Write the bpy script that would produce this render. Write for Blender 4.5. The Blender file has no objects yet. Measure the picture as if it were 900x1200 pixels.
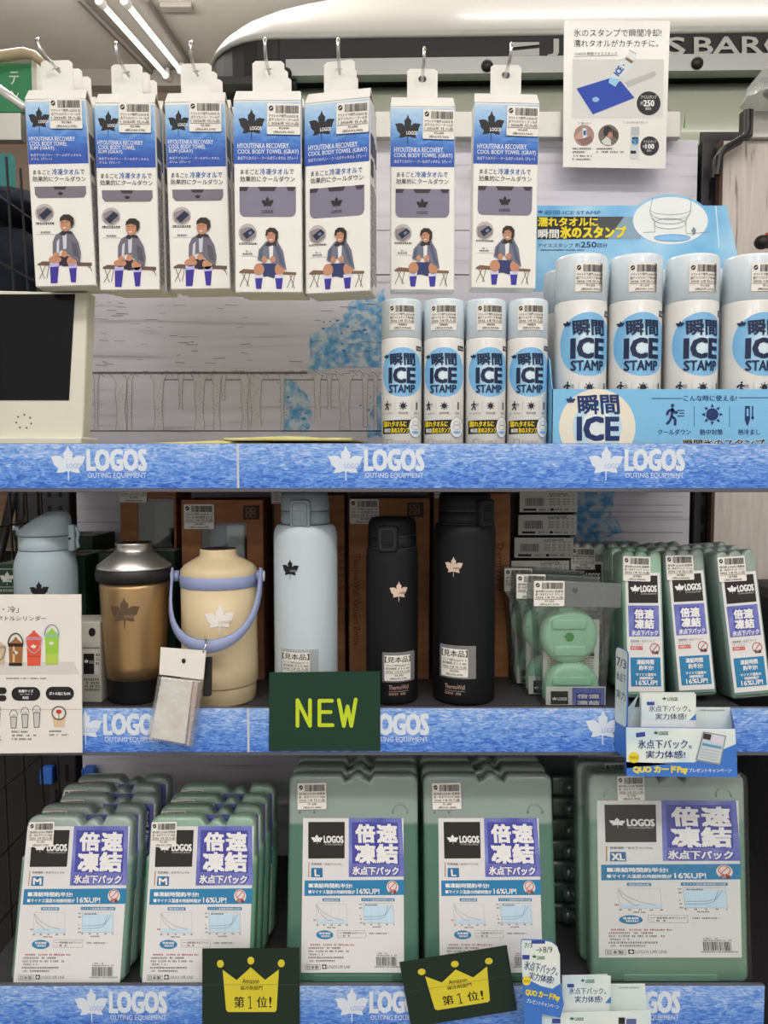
import bpy, bmesh, math, random
from mathutils import Vector, Matrix
S = bpy.context.scene
COL = S.collection
PI = math.pi
# ------------------------------------------------------------------ camera, world, lights, exposure
D, EYE, F, TILT = 0.95, 1.45, 900.0, math.atan(0.0578)
cam = bpy.data.cameras.new('camera'); cam.sensor_fit = 'VERTICAL'; cam.sensor_height = 36.0; cam.lens = 27.0
cam.clip_start = 0.02
camo = bpy.data.objects.new('camera', cam); COL.objects.link(camo)
camo.location = (0, -D, EYE); camo.rotation_euler = (PI/2 - TILT, 0, 0)
S.camera = camo
W = bpy.data.worlds.new('store_ambient'); S.world = W; W.use_nodes = True
W.node_tree.nodes['Background'].inputs[0].default_value = (1.0, 0.985, 0.965, 1)
W.node_tree.nodes['Background'].inputs[1].default_value = 0.85
def lamp(name, loc, sx, sy, power, color=(1, 0.975, 0.94)):
    l = bpy.data.lights.new(name, 'AREA'); l.shape = 'RECTANGLE'; l.size = sx; l.size_y = sy
    l.energy = power; l.color = color
    o = bpy.data.objects.new(name, l); COL.objects.link(o); o.location = loc
    return o
for i, (lx, ly, lp) in enumerate([(-1.1, -1.5, 22), (0.25, -1.5, 24), (1.5, -1.5, 22), (-1.2, -3.4, 30), (0.9, -3.4, 30), (-1.8, -5.4, 20), (0.2, -5.4, 20), (2.2, -5.4, 20), (-0.9, 1.2, 26), (0.8, 1.0, 8)]):
    lamp('ceiling_tube_lamp', (lx, ly, 3.10), 1.2, 0.18, lp*.9)
    up = lamp('added_ceiling_fill', (lx, ly, 2.85), 1.2, 0.3, 20 if ly > 0 and lx < 0 else lp*.9) if not (ly > 0 and lx < 0) else lamp('added_ceiling_fill', (lx, ly, 2.85), 1.2, 0.3, 42); up.rotation_euler = (PI, 0, 0)  # added upward lights that brighten the ceiling, no fixtures of their own
S.view_settings.view_transform = 'Standard'; S.view_settings.look = 'None'
S.view_settings.gamma = 1.0; S.view_settings.use_curve_mapping = False
S.view_settings.exposure = -0.60

# ------------------------------------------------------------------ helpers
_cs, _sn = math.cos(TILT), math.sin(TILT)
def at(u, v, Y):
    a = (u - 450.0)/F; b = (600.0 - v)/F
    d = Vector((a, _cs + b*_sn, -_sn + b*_cs))
    t = (Y + D)/d.y
    return Vector((0, -D, EYE)) + d*t
def at_z(u, v, z):
    a = (u - 450.0)/F; b = (600.0 - v)/F
    d = Vector((a, _cs + b*_sn, -_sn + b*_cs))
    t = (z - EYE)/d.z
    return Vector((0, -D, EYE)) + d*t
def lin(h):
    h = h.lstrip('#'); r = []
    if len(h) == 3: h = ''.join(c*2 for c in h)
    for i in (0, 2, 4):
        c = int(h[i:i+2], 16)/255.0
        r.append(c/12.92 if c <= 0.04045 else ((c + 0.055)/1.055)**2.4)
    return (r[0], r[1], r[2], 1.0)
_M = {}
def mat(name, hexc, rough=0.5, metal=0.0, spec=0.5, coat=0.0, **kw):
    if name in _M: return _M[name]
    m = bpy.data.materials.new(name); m.use_nodes = True
    b = m.node_tree.nodes['Principled BSDF']
    b.inputs['Base Color'].default_value = lin(hexc); b.inputs['Roughness'].default_value = rough
    b.inputs['Metallic'].default_value = metal; b.inputs['Specular IOR Level'].default_value = spec
    b.inputs['Coat Weight'].default_value = coat
    for k, v in kw.items(): b.inputs[k.replace('_', ' ')].default_value = v
    _M[name] = m; return m
def ink(h):                                                # printed colour
    return mat('ink_' + h.strip('#'), h, 0.5, 0, 0.35)
def N(m, typ, **kw):
    n = m.node_tree.nodes.new(typ)
    for k, v in kw.items(): setattr(n, k, v)
    return n
def ramp_mat(name, stops, scale=(1, 1, 1), detail=4, nscale=1.0, rough=0.5, spec=0.4, grad=None, gen=False, distort=0.0, bump=0.0, metal=0.0, mixf=0.5, coat=0.0):
    """noise through a colour ramp in object space; grad=(axis, lo, hi) adds a printed / material ramp along an axis"""
    if name in _M: return _M[name]
    m = bpy.data.materials.new(name); m.use_nodes = True; L = m.node_tree.links
    b = m.node_tree.nodes['Principled BSDF']
    b.inputs['Roughness'].default_value = rough; b.inputs['Specular IOR Level'].default_value = spec; b.inputs['Metallic'].default_value = metal
    b.inputs['Coat Weight'].default_value = coat
    tc = N(m, 'ShaderNodeTexCoord'); mp = N(m, 'ShaderNodeMapping'); mp.inputs['Scale'].default_value = scale
    L.new(tc.outputs['Object'], mp.inputs['Vector'])
    nz = N(m, 'ShaderNodeTexNoise'); nz.inputs['Scale'].default_value = nscale; nz.inputs['Detail'].default_value = detail
    nz.inputs['Distortion'].default_value = distort
    L.new(mp.outputs['Vector'], nz.inputs['Vector'])
    fac = nz.outputs['Fac']
    if grad:
        ax, lo, hi = grad
        sp = N(m, 'ShaderNodeSeparateXYZ'); L.new(tc.outputs['Generated' if gen else 'Object'], sp.inputs[0])
        mr = N(m, 'ShaderNodeMapRange'); mr.inputs['From Min'].default_value = lo; mr.inputs['From Max'].default_value = hi
        L.new(sp.outputs['XYZ'.index(ax)], mr.inputs['Value'])
        mx = N(m, 'ShaderNodeMix'); mx.inputs['Factor'].default_value = mixf
        L.new(mr.outputs['Result'], mx.inputs['A']); L.new(fac, mx.inputs['B']); fac = mx.outputs['Result']
    cr = N(m, 'ShaderNodeValToRGB'); e = cr.color_ramp.elements
    for i, (p, c) in enumerate(stops):
        el = e[i] if i < 2 else e.new(p)
        el.position = p; el.color = lin(c)
    L.new(fac, cr.inputs['Fac']); L.new(cr.outputs['Color'], b.inputs['Base Color'])
    if bump:
        bp = N(m, 'ShaderNodeBump'); bp.inputs['Strength'].default_value = bump; bp.inputs['Distance'].default_value = 0.002
        L.new(nz.outputs['Fac'], bp.inputs['Height']); L.new(bp.outputs['Normal'], b.inputs['Normal'])
    _M[name] = m; return m
def film(name, gloss=0.12, tint='#ffffff', rough=0.08, haze=0.0, wrinkle=0.0):
    """clear plastic film: see-through with a glossy skin and some milky haze"""
    if name in _M: return _M[name]
    m = bpy.data.materials.new(name); m.use_nodes = True; L = m.node_tree.links; nt = m.node_tree
    nt.nodes.remove(nt.nodes['Principled BSDF']); out = nt.nodes['Material Output']
    tr = N(m, 'ShaderNodeBsdfTransparent'); tr.inputs[0].default_value = lin(tint)
    gl = N(m, 'ShaderNodeBsdfGlossy'); gl.inputs['Roughness'].default_value = rough
    df = N(m, 'ShaderNodeBsdfDiffuse'); df.inputs[0].default_value = lin('#e8ecec')
    m1 = N(m, 'ShaderNodeMixShader'); m1.inputs[0].default_value = gloss
    m2 = N(m, 'ShaderNodeMixShader'); m2.inputs[0].default_value = haze
    L.new(tr.outputs[0], m1.inputs[1]); L.new(gl.outputs[0], m1.inputs[2])
    L.new(m1.outputs[0], m2.inputs[1]); L.new(df.outputs[0], m2.inputs[2]); L.new(m2.outputs[0], out.inputs[0])
    if wrinkle:
        tc = N(m, 'ShaderNodeTexCoord'); nz = N(m, 'ShaderNodeTexNoise'); nz.inputs['Scale'].default_value = 45; nz.inputs['Detail'].default_value = 3
        bp = N(m, 'ShaderNodeBump'); bp.inputs['Strength'].default_value = wrinkle; bp.inputs['Distance'].default_value = 0.004
        L.new(tc.outputs['Object'], nz.inputs['Vector']); L.new(nz.outputs['Fac'], bp.inputs['Height']); L.new(bp.outputs['Normal'], gl.inputs['Normal'])
    _M[name] = m; return m

def link(name, me, parent=None, loc=None, rot=None):
    o = bpy.data.objects.new(name, me); COL.objects.link(o)
    if parent: o.parent = parent
    if loc is not None: o.location = loc
    if rot is not None: o.rotation_euler = rot
    return o
def tag(o, label, cat, group=None, kind=None):
    o['label'] = label; o['category'] = cat
    if group: o['group'] = group
    if kind: o['kind'] = kind
    return o
def thing(name, label, cat, loc=(0, 0, 0), rot=(0, 0, 0), group=None):
    o = bpy.data.objects.new(name, None); COL.objects.link(o); o.empty_display_size = 0.02
    o.location = loc; o.rotation_euler = rot
    return tag(o, label, cat, group)
def dup(root, loc, rot, label, group=None):
    r = root.copy(); COL.objects.link(r); r.location = loc; r.rotation_euler = rot; r['label'] = label
    if group: r['group'] = group
    for ch in list(root.children):
        c = ch.copy(); COL.objects.link(c); c.parent = r
        for g in list(ch.children):
            d = g.copy(); COL.objects.link(d); d.parent = c
    return r
def struct(o): o['kind'] = 'structure'; return o

class B:
    """mesh builder: several shapes of ONE part in one mesh"""
    def __init__(s): s.bm = bmesh.new(); s.mats = []; s.cur = 0; s.sm = False
    def m(s, material, smooth=None):
        if material not in s.mats: s.mats.append(material)
        s.cur = s.mats.index(material)
        if smooth is not None: s.sm = smooth
        return s
    def _f(s, vs):
        try: f = s.bm.faces.new(vs)
        except ValueError: return None
        f.material_index = s.cur; f.smooth = s.sm; return f
    def box(s, x0, y0, z0, x1, y1, z1, bev=0.0, seg=2):
        t = bmesh.new(); bmesh.ops.create_cube(t, size=1.0)
        for v in t.verts: v.co = Vector((x0 + (v.co.x + .5)*(x1-x0), y0 + (v.co.y + .5)*(y1-y0), z0 + (v.co.z + .5)*(z1-z0)))
        if bev: bmesh.ops.bevel(t, geom=list(t.edges), offset=bev, segments=seg, profile=0.5, affect='EDGES')
        s.add(t); return s
    def add(s, t, M=None):
        idx = {}
        for v in t.verts: idx[v] = s.bm.verts.new(M @ v.co if M else v.co)
        for f in t.faces: s._f([idx[v] for v in f.verts])
        t.free()
    def loft(s, rings, n=40, cap0=True, cap1=True):
        """rings: (cx, cy, z, rx, ry)"""
        R = []
        for cx, cy, z, rx, ry in rings:
            R.append([s.bm.verts.new((cx + rx*math.sin(2*PI*k/n), cy - ry*math.cos(2*PI*k/n), z)) for k in range(n)])
        for a, b in zip(R, R[1:]):
            for k in range(n): s._f([a[k], a[(k+1) % n], b[(k+1) % n], b[k]])
        if cap0: s._f(list(reversed(R[0])))
        if cap1: s._f(R[-1])
        return s
    def lathe(s, prof, n=48, cap0=True, cap1=True, cx=0, cy=0):
        return s.loft([(cx, cy, z, r, r) for r, z in prof], n, cap0, cap1)
    def prism(s, poly, y0, y1, fn=None):
        """polygon in (x, z) given a depth from y0 (front) to y1 (back)"""
        a = [s.bm.verts.new((x, y0, z)) for x, z in poly]; b = [s.bm.verts.new((x, y1, z)) for x, z in poly]
        s._f(a); s._f(list(reversed(b))); n = len(poly)
        for k in range(n): s._f([a[(k+1) % n], a[k], b[k], b[(k+1) % n]])
        return s
    def slab(s, poly, y0, y1, r, steps=3):
        """like prism with rounded front and back rims"""
        n = len(poly); P = [Vector(p) for p in poly]; nor = []
        for k in range(n):
            t = (P[(k+1) % n] - P[k-1]); t.normalize(); nor.append(Vector((t.y, -t.x)))
        area = sum(P[k].x*P[(k+1) % n].y - P[(k+1) % n].x*P[k].y for k in range(n))
        sg = 1 if area > 0 else -1
        prof = []
        for i in range(steps + 1):
            a = PI/2*i/steps; prof.append((y0 + r*(1 - math.sin(a)), r*(1 - math.cos(PI/2 - a)) if False else r*(1 - math.sin(a if False else a)) ))
        prof = [(y0 + r*(1 - math.sin(PI/2*i/steps)), r*(1 - math.cos(PI/2*i/steps))) for i in range(steps, -1, -1)]
        prof += [(y1 - r*(1 - math.sin(PI/2*i/steps)), r*(1 - math.cos(PI/2*i/steps))) for i in range(0, steps + 1)]
        R = []
        for y, ins in prof:
            R.append([s.bm.verts.new((P[k].x - sg*nor[k].x*ins, y, P[k].y - sg*nor[k].y*ins)) for k in range(n)])
        for a, b in zip(R, R[1:]):
            for k in range(n): s._f([a[(k+1) % n], a[k], b[k], b[(k+1) % n]])
        s._f(R[0]); s._f(list(reversed(R[-1]))); return s
    def tube(s, pts, r, n=8, closed=False):
        pts = [Vector(p) for p in pts]; R = []
        up = Vector((0, 0, 1)); N_ = len(pts)
        prev = None
        for i, p in enumerate(pts):
            a = pts[(i-1) % N_] if (i > 0 or closed) else p
            c = pts[(i+1) % N_] if (i < N_-1 or closed) else p
            t = (c - a).normalized()
            if prev is None:
                q = t.cross(up)
                if q.length < 1e-3: q = t.cross(Vector((1, 0, 0)))
            else: q = prev - t*prev.dot(t)
            q.normalize(); prev = q; w = t.cross(q)
            rr = r[i] if isinstance(r, (list, tuple)) else r
            R.append([s.bm.verts.new(p + q*rr*math.cos(2*PI*k/n) + w*rr*math.sin(2*PI*k/n)) for k in range(n)])
        L = list(zip(R, R[1:])) + ([(R[-1], R[0])] if closed else [])
        for a, b in L:
            for k in range(n): s._f([a[k], a[(k+1) % n], b[(k+1) % n], b[k]])
        if not closed: s._f(list(reversed(R[0]))); s._f(R[-1])
        return s
    def strap(s, pts, wid, th):
        """flat strap along pts lying in xz, width along y"""
        pts = [Vector(p) for p in pts]; R = []
        for i, p in enumerate(pts):
            a = pts[max(i-1, 0)]; c = pts[min(i+1, len(pts)-1)]; t = (c-a).normalized()
            q = Vector((-t.z, 0, t.x)).normalized()
            R.append([s.bm.verts.new(p + q*th*e + Vector((0, wid*f, 0))) for e, f in ((-.5, -.5), (.5, -.5), (.5, .5), (-.5, .5))])
        for a, b in zip(R, R[1:]):
            for k in range(4): s._f([a[k], a[(k+1) % 4], b[(k+1) % 4], b[k]])
        s._f(R[0]); s._f(R[-1]); return s
    def quad(s, a, b, c, d):
        return s._f([s.bm.verts.new(p) for p in (a, b, c, d)])
    def ball(s, c, rx, ry=None, rz=None, seg=16):
        ry = ry or rx; rz = rz or rx; t = bmesh.new(); bmesh.ops.create_uvsphere(t, u_segments=seg, v_segments=seg//2+2, radius=1)
        for v in t.verts: v.co = Vector((c[0]+v.co.x*rx, c[1]+v.co.y*ry, c[2]+v.co.z*rz))
        s.add(t); return s
    def mesh(s, name):
        bmesh.ops.recalc_face_normals(s.bm, faces=list(s.bm.faces))
        me = bpy.data.meshes.new(name); s.bm.to_mesh(me); s.bm.free()
        for m in s.mats: me.materials.append(m)
        return me
    def link(s, name, parent=None, loc=None, rot=None): return link(name, s.mesh(name), parent, loc, rot)

_G = {}
def glyphs(txt, bold):
    k = (txt, bold)
    if k not in _G:
        c = bpy.data.curves.new('t', 'FONT'); c.body = txt; c.size = 1; c.offset = bold; c.resolution_u = 2
        o = bpy.data.objects.new('t', c); COL.objects.link(o)
        me = bpy.data.meshes.new_from_object(o.evaluated_get(bpy.context.evaluated_depsgraph_get()))
        vs = [(v.co.x, v.co.y) for v in me.vertices]; fs = [tuple(p.vertices) for p in me.polygons]
        bpy.data.objects.remove(o); bpy.data.curves.remove(c); bpy.data.meshes.remove(me)
        x0 = min(v[0] for v in vs); x1 = max(v[0] for v in vs); y0 = min(v[1] for v in vs); y1 = max(v[1] for v in vs)
        _G[k] = ([((x-x0)/max(x1-x0, 1e-6), (y-y0)/max(y1-y0, 1e-6)) for x, y in vs], fs)
    return _G[k]
LEAF_H = [(0, 1.0), (.11, .80), (.27, .70), (.24, .44), (.40, .55), (.60, .58), (.98, .54), (.86, .37), (.80, .20), (.56, .06), (.66, -.14), (.36, -.12), (.08, -.06), (.03, -.1), (.025, -.45)]
LEAF = LEAF_H + [(-x, z) for x, z in reversed(LEAF_H[1:])]
STEP = 0.00022
class Pr:
    """flat print (ink) on a surface. mp(px,py)->(x,z); fn(x,z,off)->3D"""
    def __init__(s, mp, fn=None, y0=0.0):
        s.mp = mp; s.fn = fn or (lambda x, z, o: (x, y0 - o, z)); s.v = []; s.f = []; s.mi = []; s.mats = []
    def _m(s, c):
        m = ink(c) if isinstance(c, str) else c
        if m not in s.mats: s.mats.append(m)
        return s.mats.index(m)
    def poly(s, pts, c, l=1):
        b = len(s.v)
        for p in pts: x, z = s.mp(*p); s.v.append((x, z, (l+1)*STEP))
        s.f.append(tuple(range(b, b+len(pts)))); s.mi.append(s._m(c)); return s
    def rect(s, x0, y0, x1, y1, c, l=1): return s.poly([(x0, y1), (x1, y1), (x1, y0), (x0, y0)], c, l)
    def rrect(s, x0, y0, x1, y1, r, c, l=1):
        p = []
        for cx, cy, a0 in ((x1-r, y1-r, 0), (x0+r, y1-r, 1), (x0+r, y0+r, 2), (x1-r, y0+r, 3)):
            for i in range(5):
                a = (a0 + i/4)*PI/2; p.append((cx + r*math.cos(a), cy + r*math.sin(a)))
        return s.poly(p, c, l)
    def ell(s, cx, cy, rx, ry, c, l=1, n=36): return s.poly([(cx + rx*math.cos(2*PI*k/n), cy - ry*math.sin(2*PI*k/n)) for k in range(n)], c, l)
    def ring(s, cx, cy, rx, ry, w, c, l=1, a0=0, a1=360, n=32):
        pts = [(cx + rx*math.cos(math.radians(a0 + (a1-a0)*k/n)), cy - ry*math.sin(math.radians(a0 + (a1-a0)*k/n))) for k in range(n+1)]
        return s.line(pts, w, c, l)
    def line(s, pts, w, c, l=1):
        for k, ((ax, ay), (bx, by)) in enumerate(zip(pts, pts[1:])):
            dx, dy = bx-ax, by-ay; q = math.hypot(dx, dy) or 1; nx, ny = -dy/q*w/2, dx/q*w/2
            s.poly([(ax+nx, ay+ny), (bx+nx, by+ny), (bx-nx, by-ny), (ax-nx, ay-ny)], c, l + (k % 7)*.12)
        return s
    def frame(s, x0, y0, x1, y1, w, c, l=1): return s.line([(x0, y0), (x1, y0), (x1, y1), (x0, y1), (x0, y0)], w, c, l)
    def text(s, t, x0, y0, x1, y1, c, l=2, bold=0.0, slant=0.0, rot=0.0):
        vs, fs = glyphs(t, 0.0); cx, cy = (x0+x1)/2, (y0+y1)/2; cr, sr = math.cos(rot), math.sin(rot)
        e = bold*(y1-y0); mi = s._m(c); k = 0
        for ox, oy in (((-1, -.8), (1, -.8), (-1, .8), (1, .8), (0, 0)) if abs(bold) > .022 else ((-1, 0), (1, 0)) if bold > .007 else ((0, 0),)):
            b = len(s.v); k += 1
            for u, v in vs:
                px = x0 + u*(x1-x0) + slant*(v-.5)*(y1-y0) + ox*e; py = y1 - v*(y1-y0) + oy*e
                if rot: dx, dy = px-cx, py-cy; px, py = cx + dx*cr - dy*sr, cy + dx*sr + dy*cr
                x, z = s.mp(px, py); s.v.append((x, z, (l+1)*STEP + k*STEP*.12))
            for f in fs: s.f.append(tuple(i+b for i in f)); s.mi.append(mi)
        return s
    def leaf(s, x0, y0, x1, y1, c, l=2, word=None):
        s.poly([(x0 + (x+.98)/1.96*(x1-x0), y1 - (z+.45)/1.45*(y1-y0)) for x, z in LEAF], c, l)
        if word: s.text('LOGOS', x0+(x1-x0)*.52, y0+(y1-y0)*.52, x0+(x1-x0)*.93, y0+(y1-y0)*.66, word, l+1, .02)
        return s
    def bars(s, x0, y0, x1, y1, c, l=2, n=26, seed=1):
        r = random.Random(seed); x = x0; u = (x1-x0)/(n*3.0)
        while x < x1 - u*2:
            w = u*r.choice((1, 1, 2, 2.6)); s.rect(x, y0, min(x+w, x1), y1, c, l); x += w + u*r.choice((1, 1.4, 2))
        return s
    def greek(s, x0, y0, x1, y1, c, l=2, seed=3, dens=.72):
        """print too small to read: a row of tiny strokes"""
        r = random.Random(seed + int(x0*7 + y0*13)); h = abs(y1-y0); x = x0
        while x < x1:
            w = h*r.uniform(.5, .95)
            if r.random() < dens + .15:
                s.rect(x, y0 + h*r.uniform(0, .3), min(x+w, x1), y0 + h*r.uniform(.35, .5), c, l)
                s.rect(x + w*r.uniform(.1, .5), y0, min(x + w*r.uniform(.55, .75), x1), y1, c, l)
                s.rect(x, y1 - h*.22, min(x+w, x1), y1, c, l)
            x += w*1.22
        return s
    def mesh(s, name, wrap=0.0):
        me = bpy.data.meshes.new(name)
        if wrap:
            bm = bmesh.new(); vv = [bm.verts.new((x, z, o)) for x, z, o in s.v]
            for f, mi in zip(s.f, s.mi):
                try: q = bm.faces.new([vv[i] for i in f]); q.material_index = mi; q.smooth = True
                except ValueError: pass
            bmesh.ops.triangulate(bm, faces=[f for f in bm.faces if len(f.verts) > 4])
            x0 = min(v[0] for v in s.v); x1 = max(v[0] for v in s.v); x = x0 + wrap
            while x < x1:
                bmesh.ops.bisect_plane(bm, geom=list(bm.verts)+list(bm.edges)+list(bm.faces), plane_co=(x, 0, 0), plane_no=(1, 0, 0)); x += wrap
            for v in bm.verts: v.co = s.fn(*v.co)
            bm.to_mesh(me); bm.free()
        else:
            me.from_pydata([s.fn(*v) for v in s.v], [], s.f)
            me.polygons.foreach_set('material_index', s.mi)
        for m in s.mats: me.materials.append(m)
        me.validate(); me.update(); return me
    def link(s, name, parent=None, wrap=0.0, loc=None, rot=None): return link(name, s.mesh(name, wrap), parent, loc, rot)
def quadmap(TL, TR, BR, BL, w, h, z0=0.0, x0=None):
    x0 = -w/2 if x0 is None else x0
    def m(px, py):
        u = .5
        for _ in range(4):
            yt = TL[1] + u*(TR[1]-TL[1]); yb = BL[1] + u*(BR[1]-BL[1]); v = (py-yt)/(yb-yt)
            xl = TL[0] + v*(BL[0]-TL[0]); xr = TR[0] + v*(BR[0]-TR[0]); u = (px-xl)/(xr-xl)
        return (x0 + u*w, z0 + (1-v)*h)
    return m
def rectmap(x0, y0, x1, y1, w, h, z0=0.0): return lambda px, py: (-w/2 + (px-x0)/(x1-x0)*w, z0 + (y1-py)/(y1-y0)*h)
def planemap(ox, oy, sc, Y, loc):
    """crop pixels -> the upright plane at depth Y, local to loc"""
    def m(px, py):
        p = at(ox + px*sc, oy + py*sc, Y); return (p.x - loc[0], p.z - loc[2])
    return m
def cylmap(cx, half, ybot, R):
    s_ = R/half
    return lambda px, py: (R*math.asin(max(-.999, min(.999, (px-cx)/half))), (ybot-py)*s_)
def cylfn(R): return lambda x, z, o: ((R+o)*math.sin(x/R), -(R+o)*math.cos(x/R), z)
def rr_poly(x0, z0, x1, z1, r, n=5):
    p = []
    for cx, cz, a0 in ((x1-r, z1-r, 0), (x0+r, z1-r, 1), (x0+r, z0+r, 2), (x1-r, z0+r, 3)):
        for i in range(n+1):
            a = (a0 + i/n)*PI/2; p.append((cx + r*math.cos(a), cz + r*math.sin(a)))
    return p
_ST = {}
def sticker(parent, x, z, w, y=0.0, kind='a', lines=('アウトドア専門 LOGOS 氷', '点下リカバリー クールボ', '1 2026年 仕入品'), price='¥2,980', tax='(税込¥3,278)', h=None, rot=0.0, cyl=None, name='price_sticker'):
    """white shop price label with a bar code; (x, z) is its lower left corner"""
    h = h or w*.92; key = (kind, round(w, 5), round(h, 5), cyl and (round(cyl, 5), round(x, 5), round(z, 5)))
    if key not in _ST:
        off = (x, z) if cyl else (0, 0)
        mp = lambda px, py: (off[0] + px/100*w, off[1] + (92-py)/92*h)
        p = Pr(mp, cylfn(cyl) if cyl else None); k = '#2b2a2c'
        p.rrect(0, 0, 100, 92, 4, '#e9e6df', 2)
        p.ell(12, 15, 7, 8, k, 4); p.line([(8, 18), (16, 12)], 2.2, '#e9e6df', 5); p.bars(26, 6, 94, 29, k, 4, 24, 5)
        for i, t in enumerate(lines): p.text(t, 5, 33+i*11, 95, 42+i*11, k, 4, .012)
        p.line([(3, 67), (97, 67)], 1.2, k, 4)
        p.text(price, 36, 70, 66, 78, k, 4, .01); p.text(tax, 20, 81, 82, 90, k, 4, .01)
        _ST[key] = p.mesh(name, .006 if cyl else 0)
    o = link(name, _ST[key], parent)
    if not cyl: o.location = (x, y, z); o.rotation_euler = (0, rot, 0)
    return o
# ------------------------------------------------------------------ shared materials
M_white = mat('white_card', '#e6e4de', 0.55)
M_box = mat('white_carton', '#e7e6e2', 0.5)
M_charcoal = mat('charcoal_steel', '#26262a', 0.45, 0.2)
M_black = mat('black_steel', '#141416', 0.4)
M_chrome = mat('chrome_wire', '#d8d8d8', 0.18, 1.0)
M_silver = mat('brushed_silver', '#b4b3ae', 0.4, 0.45)
M_shelf = mat('shelf_grey', '#3a3a3e', 0.55)
M_strip = ramp_mat('printed_water', [(0.29, '#2c58b8'), (0.39, '#4478d4'), (0.50, '#6b99e0'), (0.60, '#93b4ea'), (0.72, '#c3d6f3')], (75, 75, 260), 8, 1.0, 0.3, 0.5, grad=('Z', 0.0, 1.0), gen=True, mixf=.80, distort=1.6)
M_wood = ramp_mat('printed_pale_wood', [(0.28, '#b8b3bf'), (0.42, '#d9d6e0'), (0.75, '#e1dfe8')], (3.5, 3.5, 70), 6, 1.0, 0.5, 0.3, distort=0.6)
M_patch = ramp_mat('printed_frost_blue', [(0.36, '#57a0d8'), (0.48, '#8fbde0'), (0.60, '#cdd9e3')], (70, 70, 70), 6, 1.0, 0.5, 0.3)
M_crackle = ramp_mat('weathered_board', [(0.30, '#8d8179'), (0.38, '#c6bdb6'), (0.8, '#d8d0ca')], (120, 120, 9), 6, 1.0, 0.6, 0.3, distort=0.8)
M_sheet = mat('sheet_film_white', '#eceae6', 0.22, 0, 0.5)

# ------------------------------------------------------------------ room shell
CEIL = EYE + 1.72
M_ceil = ramp_mat('ceiling_board', [(0.3, '#d2ccc4'), (0.7, '#dad4cc')], (3, 3, 3), 3, 1.0, 0.9, 0.1)
struct(B().m(M_ceil).box(-6, -6, CEIL, 6, 6, CEIL+.05).link('ceiling'))
struct(B().m(ramp_mat('floor_vinyl', [(0.3, '#8d867d'), (0.7, '#a29b91')], (4, 4, 4), 4)).box(-6, -6, -.05, 6, 6, 0).link('floor'))
yb = at_z(120, 84, CEIL).y
struct(B().m(mat('far_wall_brown', '#8a776a', 0.8)).box(-6, yb+.04, 0, 6, yb+.14, CEIL).link('wall_back'))
struct(B().m(mat('beam_grey', '#a59e97', 0.8)).box(-6, yb-.02, at(100, 103, yb).z, 6, yb+.04, CEIL).link('trim_1'))
# ceiling light, two bare tubes in a shallow trough
t = thing('ceiling_light', 'twin tube fluorescent ceiling light in a long grey trough at upper left', 'ceiling light', (0, 0, 0))
a, b_ = at_z(92, -6, CEIL), at_z(176, 80, CEIL); c, d = at_z(172, -6, CEIL), at_z(228, 80, CEIL)
M_trough = mat('trough_enamel', '#8f8a83', 0.5); M_trim = mat('trough_edge', '#7e7872', 0.5)
tb = B().m(M_trough)
for (p, q) in ((a, b_), (c, d)):
    ax = (q-p).normalized()
    tb.m(M_trim).tube([p + Vector((0, 0, -.012)), q + Vector((0, 0, -.012))], .012, 6)
tb.m(M_trough).quad(a+Vector((0, 0, -.004)), b_+Vector((0, 0, -.004)), d+Vector((0, 0, -.004)), c+Vector((0, 0, -.004)))
tb.link('trough', t)
M_tube = mat('lit_tube', '#fffaf0', 0.4); M_tube.node_tree.nodes['Principled BSDF'].inputs['Emission Color'].default_value = (1, .97, .9, 1)
M_tube.node_tree.nodes['Principled BSDF'].inputs['Emission Strength'].default_value = 3.0
for (u0, v0, u1, v1) in ((121, 6, 194, 88), (150, 6, 211, 82)):
    p, q = at_z(u0, v0, CEIL-.04), at_z(u1, v1, CEIL-.04)
    B().m(M_tube, True).tube([p, q], .0105, 12).link('tube', t)
    ax = (q-p).normalized()
    for e, sgn in ((p, -1), (q, 1)):
        sk = B().m(mat('socket_white', '#d8d4cc', 0.5)); sk.tube([e, e + ax*sgn*.03], .017, 10); sk.tube([e + ax*sgn*.02, e + ax*sgn*.02 + Vector((0, 0, .038))], .01, 8); sk.link('socket', t)
p = at_z(207, 5, CEIL)
B().m(mat('beam_grey', '#a59e97')).box(p.x-.06, p.y-.02, CEIL-.02, p.x+.06, p.y+.02, CEIL, .005).link('ceiling_vent')
tag(bpy.data.objects['ceiling_vent'], 'small flat grey ceiling fitting right of the twin tube light', 'ceiling fitting')

# ------------------------------------------------------------------ shelving unit
YB = 0.36                                                  # face of the back panel
zT, zM, zL = at(450, 524, 0).z, at(450, 839, 0).z, at(450, 1165, 0).z
shelf = thing('shelving_unit', 'shelving unit with three blue fronted shelves and pale wood print back', 'shelving', (0, 0, 0))
XL, XR = -.545, .49
pl, pr = at(90, 600, YB).x, at(808, 600, YB).x
bp = B().m(M_wood).box(pl, YB, .45, pr, YB+.012, at(450, 164, YB).z).link('back_panel', shelf)
pm = lambda px, py: (lambda p: (p.x, p.z))(at(px, py, YB))
P = Pr(pm, y0=YB); dk = '#6f6a70'
for y, x0, x1, w in ((437, 100, 360, 2.8), (445, 180, 450, 1.0), (505, 98, 450, 1.4), (575-140, 630, 800, 1.2), (270, 440, 560, 1.0), (322, 440, 640, 1.6), (612, 90, 140, .6), (625, 90, 140, .6), (600, 690, 800, .6), (606, 690, 800, .5), (624, 690, 800, .8), (640, 690, 800, .6), (592, 690, 800, .5)):
    P.line([(x0, y), (x1, y)], w, dk, 1)
rg = random.Random(4)
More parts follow.
